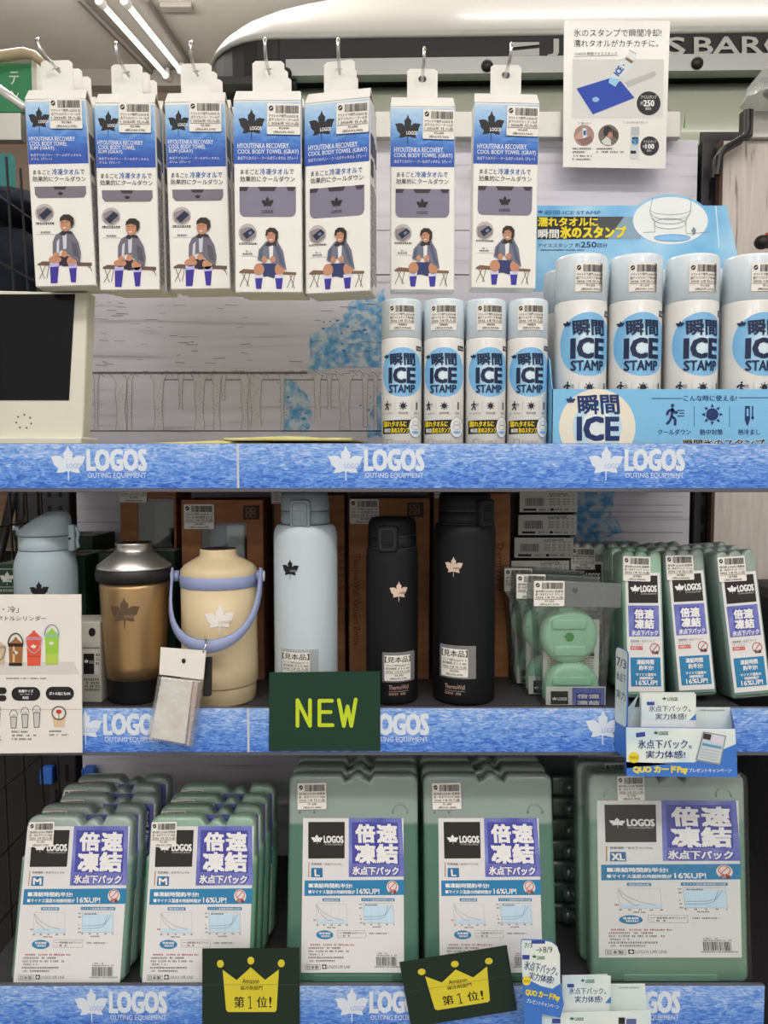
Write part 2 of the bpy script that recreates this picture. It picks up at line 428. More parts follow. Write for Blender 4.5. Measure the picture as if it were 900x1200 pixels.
for k in range(60):
    x = rg.uniform(105, 440); y = rg.uniform(350, 432); P.line([(x, y), (x+rg.uniform(4, 16), y+rg.uniform(-1, 1))], rg.uniform(.4, .9), '#908b93', 1)
def jag(cx0, cy0, pts): return [(x + rg.uniform(-2.5, 2.5), y + rg.uniform(-2.5, 2.5)) for x, y in pts]
def dense(pts, n=6):
    o = []
    for (ax, ay), (bx, by) in zip(pts, pts[1:] + pts[:1]):
        for i in range(n): o.append((ax + (bx-ax)*i/n, ay + (by-ay)*i/n))
    return o
for pts in ([(362, 390), (398, 378), (412, 352), (452, 340), (460, 432), (362, 432)], [(332, 445), (350, 448), (364, 470), (362, 505), (332, 505)], [(674, 565), (722, 565), (716, 600), (730, 622), (690, 640), (672, 640)], [(436, 470), (460, 445), (460, 512), (430, 512)]):
    P.poly(jag(0, 0, dense(pts)), M_patch, 1)
for k in range(70):
    x, y = rg.choice(((385, 395), (430, 370), (350, 470), (445, 470))); x += rg.uniform(-26, 26); y += rg.uniform(-22, 30)
    P.ell(x, y, rg.uniform(.8, 3), rg.uniform(.6, 2), '#4f93cc' if rg.random() < .5 else '#b8bcc8', 2, 8)
ice = '#dbd7db'; edge = '#9d969d'
for x, w, yb2 in ((113, 3, 503), (142, 9, 504), (152, 4, 504), (186, 8, 504), (212, 3, 480), (234, 8, 504), (254, 6, 504), (262, 3, 470), (287, 6, 504), (300, 9, 500), (331, 3, 504), (372, 5, 490), (386, 3, 480), (404, 9, 504), (428, 4, 500), (440, 3, 504)):
    pts = [(x-w*1.25, 439), (x-w*.8, 446)] + [(x-w*(.62+.1*math.sin(q)), 450+(yb2-450)*q/7) for q in range(8)]
    pr_ = [(x+w*1.25, 439), (x+w*.8, 446)] + [(x+w*(.62+.1*math.sin(q+1)), 450+(yb2-450)*q/7) for q in range(8)]
    j = 2 + .1*len(P.f) % 1.3
    P.poly(pts + pr_[::-1], ice, j); P.line(pts, .55, edge, j+.8); P.line(pr_, .55, edge, j+.8)
    for q in range(int((yb2-450)/4)): P.ell(x + rg.uniform(-w*.4, w*.4), 452+q*4, .6, 1.0, '#bdb6b6', j+.8, 6)
for i in range(44):
    x = 105 + i*8; P.line([(x, 436 + rg.uniform(-1.5, 2)), (x + 5, 436 + rg.uniform(-2, 3)), (x + 10, 438 + rg.uniform(-2, 5))], .6, '#8d868d', 4)
P.link('back_print', bp)
up_l = B().m(M_charcoal)
def upright(x0, x1, zt):
    b = B().m(M_charcoal).box(x0, YB-.004, .0, x1, YB+.05, zt, .002); m2 = (x0+x1)/2; z = .5
    b.m(mat('slot_dark', '#050506', 0.9))
    while z < zt - .06:
        for dx in (-.011, .008): b.box(m2+dx-.0025, YB-.0046, z, m2+dx+.0035, YB-.003, z+.03)
        z += .045
    return b.link('upright', shelf)
upright(at(50, 600, YB).x, at(83, 600, YB).x, at(450, 135, YB).z)
upright(at(812, 600, YB).x, at(847, 600, YB).x, at(450, 165, YB).z)
LG = [('top', zT, 520, 572, (135, 460, 765), 279), ('mid', zM, 830, 881, (154, 466, 760), 291), ('low', zL, 1155, 1207, (160, 465, 761), 700)]
for nm, zs, v0, v1, lx, seam in LG:
    z0, z1 = at(450, v1, -.004).z, at(450, v0, -.004).z
    sx0, sx1 = (-.56, .50) if nm == 'top' else (-.545, .487)
    sh = B().m(M_shelf).box(-.536, 0.0022, zs-.03, sx1-.02, YB-.006, zs, .002).link('shelf', shelf)
    B().m(mat('rail_clear_edge', '#5a5c66', 0.3)).box(sx0, -.004, z0-.005, sx1, .002, z1+.0006, .001).link('price_rail', sh)
    s_ = .0010556                                   # metres per photo pixel at the rail
    pq = Pr(lambda px, py, zz=(z0, z1), s_=s_: (px*s_, zz[1] - py/52.0*(zz[1]-zz[0])), y0=-.0042)
    pq.rect(sx0/s_, 0, sx1/s_, 52, M_strip, 0)
    for c in lx:
        q = at(c, (v0+v1)/2, -.0042).x/s_
        f = lambda dx, q=q: q + dx
        wht = '#d9e2ee'
        pq.leaf(f(-75), 2, f(-34), 43, wht, 1); pq.text('LOGOS', f(-56), 23, f(-37), 29, '#9db8e4', 2, .02)
        pq.text('LOGOS', f(-32), 7, f(36), 31, wht, 1, .055); pq.text('OUTING EQUIPMENT', f(-32), 34, f(36), 41, wht, 1, .004)
    q = at(seam, (v0+v1)/2, -.0042).x/s_; pq.rect(q-1.3, 0, q+1.3, 52, '#c8ccd6', 2)
    pq.link('printed_strip', sh)
# top hook bar
zb0, zb1 = at(700, 164, .345).z, at(700, 133, .345).z
B().m(M_silver).box(-.555, .335, zb0, at(798, 150, .335).x, .352, zb1, .0015).link('top_bar', shelf)
# curved black bracket holding the bar on the right
zz = lambda u, v, Y=.33: tuple(at(u, v, Y))
bk = B().m(M_black)
for sh_ in (-.024, -.010):
    bk.tube([Vector(zz(868, 137)) + Vector((0, sh_, 0)), Vector(zz(868, 160)) + Vector((0, sh_, 0)), Vector(zz(864, 168)) + Vector((0, sh_, 0)), Vector(zz(842, 181)) + Vector((0, sh_, 0)), Vector(zz(836, 190)) + Vector((0, sh_, 0)), Vector(zz(833, 212)) + Vector((0, sh_, 0))], .0055, 8)
bk.box(at(863, 150, .33).x, .303, at(863, 168, .33).z, at(874, 150, .33).x, .323, at(863, 136, .33).z, .002)
bk.link('bar_bracket', shelf)
# wire side panel on the left, and the dark mesh behind the right gap
wp = B().m(M_black)
X = -.548
for k in range(6): wp.tube([(X, .02+k*.066, .5), (X, .02+k*.043, 1.90)], .002, 6)
for k in range(15): wp.tube([(X, .01, .52+k*.094), (X, .345, .52+k*.094)], .0016, 6)
wp.tube([(X, .01, .5), (X, .01, 1.90)], .006, 8)
tag(wp.link('wire_side_panel'), 'black wire grid panel closing the left end of the shelves', 'wire panel')
gm = B().m(M_black)
gx0, gx1 = at(822, 300, .40).x, at(905, 300, .40).x
gm.box(gx0, .415, .5, gx1+.3, .42, 2.03)  # solid black sheet added behind the mesh so the gap stays dark
for k in range(17): gm.tube([(gx0, .41, .55+k*.09), (gx1+.2, .41, .55+k*.09)], .0022, 6)
gm.box(pl+.0, .385, .5, pr, .39, 1.98)
gm.link('rear_grid', shelf)
# neighbouring bay on the right
nb = thing('neighbouring_display', 'next display bay at the right edge with weathered plank board', 'display', (0, 0, 0))
nx = at(846, 240, .335).x
B().m(M_crackle).box(nx, .335, 1.15, nx+.4, .347, at(880, 165, .335).z).link('plank_board', nb)
B().m(mat('board_edge', '#4a3226', 0.7)).box(nx-.006, .333, 1.15, nx-.0005, .349, at(880, 165, .335).z).link('board_edge', nb)
B().m(M_silver).box(at(878, 140, .33).x, .325, at(880, 163, .33).z, nx+.5, .345, at(880, 131, .33).z, .0015).link('top_bar', nb)
bl = B().m(ramp_mat('black_fleece', [(0.3, '#0c0c0e'), (0.7, '#1d1d21')], (30, 30, 30), 4, bump=.8))
bl.box(at(893, 900, .2).x, .12, .5, at(893, 900, .2).x+.3, .33, at(893, 690, .2).z, .03, 3)
bl.link('black_fabric', nb)
gp = B().m(mat('rubber_black', '#161618', 0.5), True)
q = at(893, 284, .28); gp.ball(q, .012, .012, .011); gp.tube([q, q + Vector((.05, 0, .004))], .010, 10)
o = gp.link('bag_handle'); tag(o, 'rounded black handle end poking in at the right edge beside the planks', 'handle')
B().m(mat('orange_cap', '#c4572a', 0.5), True).tube([q + Vector((.006, 0, .011)), q + Vector((.04, 0, .014))], .004, 8).link('orange_trim', o)
# clear bag on the next bay's bar
q = at(890, 128, .30)
bg = B().m(film('bag_film', .25, rough=.12, haze=.25, wrinkle=.6), True)
bg.loft([(q.x+.035, .30, q.z+.055, .012, .01), (q.x+.035, .30, q.z+.042, .03, .03), (q.x+.035, .30, q.z+.015, .055, .04), (q.x+.035, .30, q.z-.0, .062, .045)], 24)
rb = random.Random(3)
for v in bg.bm.verts: v.co += Vector((rb.uniform(-1, 1)*.006, rb.uniform(-1, 1)*.005, rb.uniform(-.6, 1)*.006))
bg.sm = False
for v in bg.bm.verts: v.co.z += .012
for f_ in bg.bm.faces: f_.smooth = False
o = bg.link('clear_plastic_bag'); tag(o, 'crumpled clear plastic bag lying on the silver bar at top right', 'bag')
B().m(mat('bag_dark', '#3a3c42', 0.4), True).ball((q.x+.04, .30, q.z+.026), .035, .02, .012).link('dark_contents', o)
# ------------------------------------------------------------------ roof tent, turf, green sign, things beyond the left end
tent = thing('rooftop_tent', 'large white hard shell roof tent with black lettered band above the shelves', 'roof tent', (0, 0, 0))
TY = 0.80
tl = at(228, 70, TY).x; TX1, TY1 = tl + 2.1, TY + 1.15
yaw = math.radians(-1.4)
piv = Vector((tl, TY, 0))
def tz(v): return at(228, v, TY).z
def td(v): return lambda ins: at(228, v, TY+ins).z
def rrect_ring(x0, y0, x1, y1, r, z, n=8):
    p = []
    for cx, cy, a0 in ((x1-r, y1-r, 0), (x0+r, y1-r, 1), (x0+r, y0+r, 2), (x1-r, y0+r, 3)):
        for i in range(n+1):
            a = (a0 + i/n)*PI/2; p.append(Vector((cx + r*math.cos(a), cy + r*math.sin(a), z)))
    return p
def tent_loft(b, prof, r=.15):
    R = []
    for ins, z in prof:
        z = z(ins) if callable(z) else z
        q = rrect_ring(tl+ins, TY+ins, TX1-ins, TY1-ins, max(r-ins*.3, .04), z)
        R.append([b.bm.verts.new(piv + Matrix.Rotation(yaw, 3, 'Z') @ (p - piv)) for p in q])
    for a, c in zip(R, R[1:]):
        n = len(a)
        for k in range(n): b._f([a[k], a[(k+1) % n], c[(k+1) % n], c[k]])
    b._f(R[0]); b._f(R[-1])
M_gel = mat('gelcoat_white', '#cbcac6', 0.35, 0, 0.4, 0.1)
M_band = mat('tent_band_black', '#1c1c20', 0.5)
b = B().m(M_gel, True); tent_loft(b, [(.0, tz(47)), (-.004, td(44)), (.002, td(38)), (.016, td(28)), (.045, td(18)), (.09, td(10)), (.15, td(4)), (.24, td(-2)), (.36, td(-3))], .17); b.link('upper_shell', tent)
b = B().m(M_band, False); tent_loft(b, [(.006, tz(92)), (.002, tz(86)), (.002, tz(47)), (.01, tz(46.8))], .17); b.link('band', tent)
lower = B().m(mat('lower_shell_pale', '#c3c7b8', 0.25, 0, .5, .3), True)
tent_loft(lower, [(.16, tz(248)), (.06, tz(235)), (.02, tz(200)), (.015, tz(140)), (.03, tz(105)), (.045, tz(93))], .17); lower.link('lower_shell', tent)
rail = B().m(mat('tent_rail_grey', '#a8a9aa', 0.35, .5)); 
p0, p1 = at(345, 86, TY-.02), at(1010, 82, TY-.02)
Rm = Matrix.Rotation(yaw, 3, 'Z')
def tp(x, y, z): return piv + Rm @ (Vector((x, y, z)) - piv)
def tbox(bb, x0, y0, z0, x1, y1, z1):
    c = [bb.bm.verts.new(tp(*q)) for q in ((x0, y0, z0), (x1, y0, z0), (x1, y1, z0), (x0, y1, z0), (x0, y0, z1), (x1, y0, z1), (x1, y1, z1), (x0, y1, z1))]
    for f in ((0, 1, 2, 3), (7, 6, 5, 4), (0, 4, 5, 1), (1, 5, 6, 2), (2, 6, 7, 3), (3, 7, 4, 0)): bb._f([c[i] for i in f])
xa = at(337, 80, TY).x
tbox(rail, xa, TY-.022, tz(96), TX1-.2, TY+.01, tz(77)); rail.link('rail', tent)
br = B().m(M_black); tbox(br, at(250, 95, TY).x, TY-.008, tz(101), xa+.02, TY+.03, tz(92)); br.link('hinge_bar', tent)
for u in (336, 570, 811):
    b = B().m(M_black, True); q = at(u, 86, TY-.02); q = tp(q.x, TY-.024, tz(88 if u > 400 else 94)); b.ball(q, .013, .008, .013); b.link('rail_bolt', tent)
P = Pr(lambda px, py: (at(px, py, TY).x, tz(py)), fn=lambda x, z, o: tuple(tp(x, TY-.001-o, z)))
P.text('J', 640, 52, 652, 72, '#c9c9c6', 1, .03); P.text('AMES', 668, 52, 797, 72, '#c9c9c6', 1, .03)
P.text('S', 772, 52, 796, 72, '#c9c9c6', 1, .03) if False else None
P.text('BAROUD', 808, 52, 985, 72, '#c9c9c6', 1, .03)
P.poly([(597, 55), (630, 55), (630, 58), (597, 61)], '#c9c9c6', 1); P.poly([(597, 65), (630, 62), (630, 71), (597, 71)], '#c9c9c6', 1)
P.line([(327, 47), (327, 92)], .8, '#050506', 1)
P.link('lettering', tent)
# artificial turf the tent stands on
zt_ = tz(248) - .012
turf = B().m(ramp_mat('turf_green', [(0.3, '#2f5a22'), (0.7, '#5d9a3c')], (60, 60, 60), 4, rough=.9)).box(-.5, .45, zt_-.02, 2.2, 2.2, zt_)
tag(turf.link('turf_mat'), 'green artificial turf mat under the white roof tent', 'turf')
g = B().m(mat('grass_blade', '#5f9a3a', .8)); r = random.Random(8)
q = at(748, 130, .40)
for k in range(26):
    x = q.x + r.uniform(-.01, .08); h = r.uniform(.006, .016)*(1.6 if k < 4 else 1)
    if k < 5: x = q.x + r.uniform(-.008, .012)
    z0_ = at(748, 136, .40).z
    v = [g.bm.verts.new(p) for p in ((x-.0015, .40, z0_-.02), (x+.0015, .401, z0_-.02), (x+r.uniform(-.008, .008), .402, z0_+h+.004))]; g._f(v)
g.box(at(735, 136, .4).x, .396, at(748, 158, .4).z, at(796, 136, .4).x, .42, at(748, 146, .4).z)
tag(g.link('grass_trim'), 'thin strip of fake grass showing above the silver bar', 'grass', kind='stuff')
# stand under turf (rear rack), unseen but carrying
rk = thing('rear_rack', 'dark steel rack behind the shelves carrying the turf and tent', 'rack')
for x in (-.45, .8, 2.1):
    for y in (.55, 2.1): B().m(M_charcoal).box(x-.02, y-.02, 0, x+.02, y+.02, zt_-.02).link('post', rk)
# green hanging sign at upper left
gs = thing('hanging_sign', 'green sign with white characters under a beige tube at upper left', 'sign', (0, 0, 0))
GY = .9
p0 = at(-40, 64, GY); p1 = at(40, 118, GY)
B().m(mat('sign_green', '#3f9a6b', .5)).box(p0.x, GY, at(0, 131, GY).z, p1.x, GY+.01, at(0, 74, GY).z).link('panel', gs)
P = Pr(lambda px, py: (at(px, py, GY).x, at(px, py, GY).z), y0=GY)
P.text('テ', 11, 84, 22, 99, '#e8efe8', 1, .02); P.text('ン', 12, 106, 22, 118, '#e8efe8', 1, .02)
P.link('lettering', gs)
B().m(M_white).box(p1.x, GY-.01, at(0, 131, GY).z, p1.x+.012, GY+.02, at(0, 68, GY).z).link('frame', gs)
b = B().m(mat('beige_tube', '#c9b795', .4), True)
b.tube([at(-30, 72, GY-.03), at(0, 66, GY-.03), at(28, 62, GY-.03), at(40, 65, GY-.03), at(50, 74, GY-.03)], [.012]*3+[.011, .009], 12); b.link('tube_rail', gs)
# adjoining bay beyond the left end: silver bar, pale bracket, navy bags, plank wall
ad = thing('adjoining_display', 'next bay beyond the left end with silver bar and plank shelves', 'display', (0, 0, 0))
B().m(M_silver).box(-1.2, .335, at(0, 164, .335).z, at(33, 150, .335).x-.012, .352, at(0, 132, .335).z, .001).link('top_bar', ad)
b = B().m(mat('pale_tube', '#dcdcd8', .3, .3), True); b.tube([at(-20, 90, .42), at(30, 127, .38)], .007, 8); b.link('slanted_tube', ad)
M_plank = ramp_mat('warm_planks', [(0.3, '#b08a66'), (0.5, '#cfae8a'), (0.7, '#e0d2ba')], (3, 3, 40), 4, rough=.6)
B().m(M_plank).box(-2.6, 1.42, 1.2, -.42, 1.45, 1.75).link('plank_wall', ad)
B().m(mat('dark_panel_fill', '#1b1b1e', .8)).box(-2.6, 1.40, .0, -.42, 1.44, 1.19).link('added_dark_panel', ad)  # added dark panel, keeps the lower view through the wire black
B().m(mat('dark_panel_fill', '#1b1b1e', .8)).box(-2.6, .41, .0, -.60, .43, 1.13).link('added_dark_panel', ad)  # nearer dark panel, added to black out the floor beyond the wire
b = B().m(mat('shelf_pale', '#d2ccc2', .5))
for z in (1.27, 1.40, 1.52): b.box(-2.6, 1.2, z, -.45, 1.41, z+.018)
b.link('pale_shelf', ad)
q0, q1 = at(-60, 180, .9), at(14, 218, .9)
b = B().m(mat('teal_board', '#3d8f92', .5)).box(q0.x, .9, q1.z, q1.x, .92, q0.z); b.link('teal_board', ad)
navy = ramp_mat('navy_cloth', [(0.3, '#161a26'), (0.7, '#262c3d')], (20, 20, 20), 3, rough=.85, bump=.5)
for i, (u0, v0, u1, v1, lab) in enumerate(((-50, 214, 30, 248, 'upper navy cloth bag seen through the wire at the left edge'), (-50, 258, 33, 350, 'lower navy cloth bag seen through the wire at the left edge'))):
    a, c = at(u0, v1, .62), at(u1, v0, .62)
    o = B().m(navy, True).box(a.x, .62, a.z-.02*i, c.x, .95, c.z, .05, 4).link('navy_bag'); tag(o, lab, 'bag', 'navy bags beyond the left end')
a = at(0, 352, .62)
b = B().m(M_charcoal).box(-1.3, .58, a.z-.06, at(40, 350, .6).x, 1.0, a.z-.024); b.link('bag_shelf', ad)
for x in (-1.25, at(36, 350, .6).x-.01):
    B().m(M_charcoal).box(x-.012, .6, 0, x+.012, .63, a.z-.06).link('post', ad)
tr = B().m(M_black, True)
q = at(25, 560, 1.0)
for du in (-30, -4, 24): tr.tube([Vector((q.x, 1.0, q.z+.05)), Vector((q.x+du*.004, 1.0+du*.002, q.z-.55)), Vector((q.x+du*.0066, 1.0+du*.004, 0))], .012, 8)
tr.ball((q.x+.03, 1.0, at(20, 625, 1.0).z), .05, .05, .05)
tag(tr.link('tripod'), 'black tripod standing beyond the wire grid at the left edge', 'tripod')
# ------------------------------------------------------------------ hanging towel cartons
def header_mat(name, z0, z1):
    return ramp_mat(name, [(0.26, '#1a4aa8'), (0.44, '#3a74c6'), (0.60, '#7fb0e0'), (0.80, '#b5d0e8')], (55, 55, 90), 5, 1.0, .45, .4, grad=('Z', z0, z1), mixf=.32, distort=.6)
BW, BH, BD = .0825, .2305, .025
M_hdr1 = header_mat('towel_header', .150, .232); M_hdr2 = header_mat('towel_header_slim', .150, .232)
SK, HAIR = '#c08a6c', '#2a201d'
def towel_front(slim, BW):
    K = '#33312f'; BL = '#3c64ad'
    if not slim:
        P = Pr(quadmap((392, 180), (752, 180), (757, 1172), (400, 1172), BW, BH), y0=0)
        P.rect(394, 190, 750, 505, M_hdr1, 0)
        P.leaf(418, 225, 560, 385, '#17161c', 1); P.text('LOGOS', 482, 315, 542, 334, '#e4e6ea', 3, .03)
        for t, x1, y0, y1, bo in (('HYOUTENKA RECOVERY.', 690, 400, 427, .03), ('COOL BODY TOWEL (GRAY)', 738, 432, 461, .03), ('氷点下リカバリー・クールボディタオル（グレー）', 732, 467, 486, .02)): P.text(t, 415, y0, x1, y1, '#dfe6f0', 1, bo*.5)
        P.text('まるごと', 430, 533, 525, 559, K, 1, .008); P.text('冷凍タオル', 533, 529, 685, 562, BL, 1, .02); P.text('で', 690, 534, 712, 559, K, 1, .008)
        P.text('効果的にクールダウン', 427, 569, 718, 598, K, 1, .008)
        P.poly([(424, 624), (724, 624), (724, 752), (716, 770), (700, 778), (448, 778), (432, 770), (424, 752)], '#7d7a8e', 1)
        for x0, x1 in ((424, 474), (522, 622), (672, 724)): P.poly([(x0, 624), (x1, 624), (x1-12, 646), (x0+12 if x0 > 430 else x0, 646)], '#353039', 2)
        P.leaf(540, 674, 606, 738, '#1b1a20', 3); P.text('LOGOS', 544, 743, 602, 759, '#1b1a20', 3, .02)
        P.ell(467, 863, 49, 49, '#b9b3b4', 1); P.poly([(425, 845), (470, 830), (505, 850), (512, 880), (470, 908), (430, 895)], '#8a8288', 2); P.poly([(440, 868), (488, 836), (508, 858), (462, 895)], '#1c2740', 3); P.poly([(470, 862), (485, 852), (492, 862), (477, 874)], '#6c7fa8', 4)
        P.greek(420, 912, 518, 922, K, 1); P.greek(456, 952, 482, 962, '#556', 1); P.greek(440, 966, 492, 975, '#556', 1)
        P.line([(428, 982), (510, 982), (525, 992)], 1.6, '#9a9aa5', 1)
        # seated person on a bench
        P.poly([(422, 1062), (445, 1048), (535, 1056), (725, 1066), (725, 1080), (422, 1070)], '#7a5f4a', 1)
        for l_ in ([(456, 1072), (425, 1140)], [(438, 1070), (474, 1140)], [(478, 1072), (462, 1140)], [(690, 1078), (716, 1152)], [(704, 1080), (676, 1148)], [(716, 1078), (704, 1146)]): P.line(l_, 3.6, '#6f665e', 1)
        P.poly([(505, 1086), (548, 1080), (538, 1152), (512, 1152)], '#39329b', 2); P.poly([(612, 1086), (655, 1080), (648, 1152), (620, 1152)], '#39329b', 2)
        P.poly([(504, 1080), (549, 1076), (547, 1096), (507, 1098)], '#cfd0ea', 3); P.poly([(611, 1080), (656, 1076), (654, 1096), (613, 1098)], '#cfd0ea', 3)
        P.poly([(520, 1020), (650, 1020), (648, 1080), (604, 1096), (572, 1086), (540, 1090), (525, 1060)], '#2c3768', 2)
        P.ell(527, 1052, 28, 32, SK, 3); P.ell(637, 1052, 26, 34, SK, 3)
        P.poly([(566, 905), (626, 905), (655, 955), (674, 1056), (648, 1040), (612, 1012), (575, 992), (548, 1012), (520, 1002), (526, 950)], '#6e7287', 4)
        P.poly([(612, 930), (630, 925), (666, 1040), (640, 1020)], '#565a70', 5); P.poly([(536, 950), (548, 935), (546, 1000), (526, 998)], '#565a70', 5)
        P.poly([(580, 926), (604, 930), (601, 1000), (584, 1000)], '#e4e2e2', 5); P.ell(556, 1000, 14, 16, SK, 6); P.ell(601, 1000, 15, 17, SK, 6)
        P.poly([(560, 928), (578, 904), (616, 910), (622, 930), (596, 926), (586, 934)], '#2c2830', 6)
        P.ell(594, 880, 25, 34, SK, 7); P.poly([(562, 876), (566, 850), (584, 836), (612, 838), (630, 858), (630, 890), (620, 914), (612, 900), (615, 872), (598, 858), (578, 862), (570, 880)], HAIR, 8)
        P.line([(577, 874), (586, 872)], 3, '#3a2a22', 8); P.line([(597, 872), (606, 874)], 3, '#3a2a22', 8); P.line([(590, 876), (586, 888)], 2, '#9a6a50', 8); P.ell(592, 897, 9, 5, '#f0e2dc', 8); P.line([(582, 894), (602, 894)], 2, '#8a3c34', 9)
    else:
        P = Pr(quadmap((600, 128), (838, 122), (858, 868), (632, 870), BW, BH), y0=0)
        mpu = lambda u, v: (-BW/2 + u*BW, v*BH)
        s0 = P.mp; P.mp = mpu; P.rect(.01, .985, .99, .655, M_hdr2, 0); P.mp = s0
        P.leaf(615, 158, 697, 260, '#17161c', 1); P.text('LOGOS', 655, 211, 692, 223, '#e4e6ea', 3, .03)
        for t, x0, x1, y0, y1, bo in (('HYOUTENKA RECOVERY', 616, 792, 275, 292, .03), ('COOL BODY TOWEL', 618, 762, 294, 311, .03), ('SLIM (GRAY)', 619, 712, 313, 330, .03), ('氷点下リカバリー・クールボディタオル', 621, 816, 342, 353, .02), ('スリム（グレー）', 622, 702, 357, 368, .02)): P.text(t, x0, y0, x1, y1, '#dfe6f0', 1, bo*.5)
        P.text('まるごと', 630, 405, 695, 424, K, 1, .008); P.text('冷凍タオル', 702, 401, 806, 426, BL, 1, .02); P.text('で', 809, 404, 826, 423, K, 1, .008)
        P.text('効果的にクールダウン', 627, 431, 830, 452, K, 1, .008)
        P.poly([(634, 472), (830, 470), (831, 500), (822, 515), (648, 517), (636, 504)], '#77717c', 1); P.poly([(706, 471), (757, 471), (750, 484), (712, 484)], '#353039', 2); P.leaf(722, 490, 744, 510, '#1b1a20', 3)
        P.ell(671, 576, 36, 36, '#b9b3b4', 1); P.poly([(640, 565), (672, 550), (700, 562), (704, 588), (676, 608), (646, 598)], '#8a8288', 2); P.poly([(650, 586), (682, 556), (700, 572), (668, 604)], '#1c2740', 3)
        P.greek(637, 613, 707, 622, K, 1); P.greek(650, 649, 692, 656, '#556', 1); P.line([(640, 661), (704, 661), (716, 669)], 1.2, '#9a9aa5', 1)
        P.poly([(642, 778), (660, 768), (845, 776), (845, 790), (642, 784)], '#6a5346', 1)
        for l_ in ([(650, 784), (668, 838)], [(672, 786), (648, 838)], [(684, 786), (676, 836)], [(836, 788), (845, 812)], [(828, 788), (842, 800)]): P.line(l_, 2.6, '#6f665e', 1)
        P.poly([(688, 782), (722, 778), (715, 856), (690, 856)], '#3a2f96', 2); P.poly([(758, 784), (789, 780), (784, 854), (766, 854)], '#3a2f96', 2)
        P.poly([(687, 774), (723, 772), (722, 790), (689, 792)], '#b9b4e2', 3); P.poly([(757, 780), (790, 776), (789, 796), (759, 798)], '#b9b4e2', 3)
        P.poly([(716, 748), (800, 750), (790, 785), (740, 790), (718, 778)], '#2b1c31', 2)
        P.ell(708, 762, 24, 15, SK, 3); P.ell(771, 769, 19, 21, SK, 3)
        P.poly([(736, 650), (775, 652), (798, 695), (806, 738), (802, 776), (772, 756), (752, 732), (734, 722), (700, 742), (700, 692), (712, 664)], '#6c6c7a', 4)
        P.poly([(770, 690), (790, 700), (800, 760), (776, 745)], '#55555f', 5); P.poly([(738, 660), (754, 662), (752, 720), (740, 722)], '#c9cbd8', 5); P.poly([(716, 690), (726, 680), (724, 740), (714, 742)], '#c9cbd8', 5)
        P.ell(744, 741, 12, 13, SK, 6); P.ell(713, 744, 11, 10, SK, 6)
        P.poly([(728, 662), (736, 648), (772, 650), (776, 664), (754, 658), (746, 668)], '#2c2830', 6)
        P.ell(750, 622, 20, 29, SK, 7); P.poly([(728, 612), (731, 596), (744, 584), (766, 584), (782, 597), (783, 620), (772, 640), (768, 612), (750, 605), (738, 608)], HAIR, 8)
        P.line([(736, 616), (743, 615)], 2.4, '#3a2a22', 8); P.line([(752, 615), (760, 616)], 2.4, '#3a2a22', 8); P.line([(745, 618), (742, 628)], 1.6, '#9a6a50', 8); P.ell(747, 636, 7, 4, '#f0e2dc', 8); P.line([(739, 634), (755, 634)], 1.6, '#8a3c34', 9)
    return P
M_inside = mat('carton_inside', '#7a5a45', .8)
def make_towel_box(slim):
    BW = .0755 if slim else .0825
    t = thing('towel_carton', 'x', 'carton', (0, 0, 0))
    y1 = BD; zr = BH + .016; hw = BW/2; b = B().m(M_box)
    b.box(-hw, 0, 0, hw, y1, BH, .0012, 1)
    b.link('body', t)
    g = B().m(M_box)                                          # gable folds meeting at the hang tab
    g.quad((-hw, .0004, BH), (hw, .0004, BH), (hw*.96, BD/2-.001, zr), (-hw*.96, BD/2-.001, zr))
    g.quad((hw, BD, BH), (-hw, BD, BH), (-hw*.96, BD/2+.001, zr), (hw*.96, BD/2+.001, zr))
    g.m(M_inside)
    for sgn in (-1, 1):
        f = [g.bm.verts.new(p) for p in ((sgn*hw*.985, .002, BH+.0003), (sgn*hw*.985, BD-.002, BH+.0003), (sgn*hw*.93, BD/2, zr-.0005))]; g._f(f)
    g.link('gable', t)
    tw = .0195; h0, h1 = zr-.002, zr+.036
    tab = B().m(M_box)
    hole = [(.0055*math.cos(2*PI*k/14), h1-.0125 + .0048*math.sin(2*PI*k/14)) for k in range(14)]
    out = rr_poly(-tw, h0, tw, h1, .0045, 3)
    for yy in (BD/2-.0008, BD/2+.0008):                       # sheet with a hole: bridge outer and inner loops
        n = 28; O = []; I = []
        for k in range(n):
            a = 2*PI*k/n; c, s_ = math.cos(a), math.sin(a); cz = h1-.0125
            tx = (tw/abs(c)) if abs(c) > 1e-6 else 9; tz_ = ((h1-cz)/s_ if s_ > 1e-6 else ((cz-h0)/-s_ if s_ < -1e-6 else 9)); q = min(tx, tz_)
            O.append(tab.bm.verts.new((c*q, yy, cz+s_*q))); I.append(tab.bm.verts.new((.0052*c, yy, cz+.0046*s_)))
        for k in range(n): tab._f([O[k], O[(k+1) % n], I[(k+1) % n], I[k]])
    tab.link('hang_tab', t)
    towel_front(slim, BW).link('front_print', t)
    s = Pr(lambda px, py: (px, py), fn=lambda x, z, o: (hw+o, x, z)); r = random.Random(5)
    for k in range(7):
        x = .003 + k*.0028; z = .13
        while z > .012: dz = r.uniform(.004, .014); s.rect(x, z, x+.0014, z-dz, '#7a7880', 1); z -= dz + .002
    s.rect(.003, .19, .022, .165, '#55586a', 1); s.rect(.004, .16, .018, .14, '#3a3d4c', 1)
    s.link('side_print', t)
    if slim: sticker(t, -.0105 + .003, .1935, .040, -.0012, 'towel', h=.0365, rot=.02)
    else: sticker(t, -.0005, .1895, .0405, -.0012, 'towel', h=.0365, rot=.02, price='¥3,600', tax='(税込¥3,960)')
    return t
slimb, regb = make_towel_box(True), make_towel_box(False)
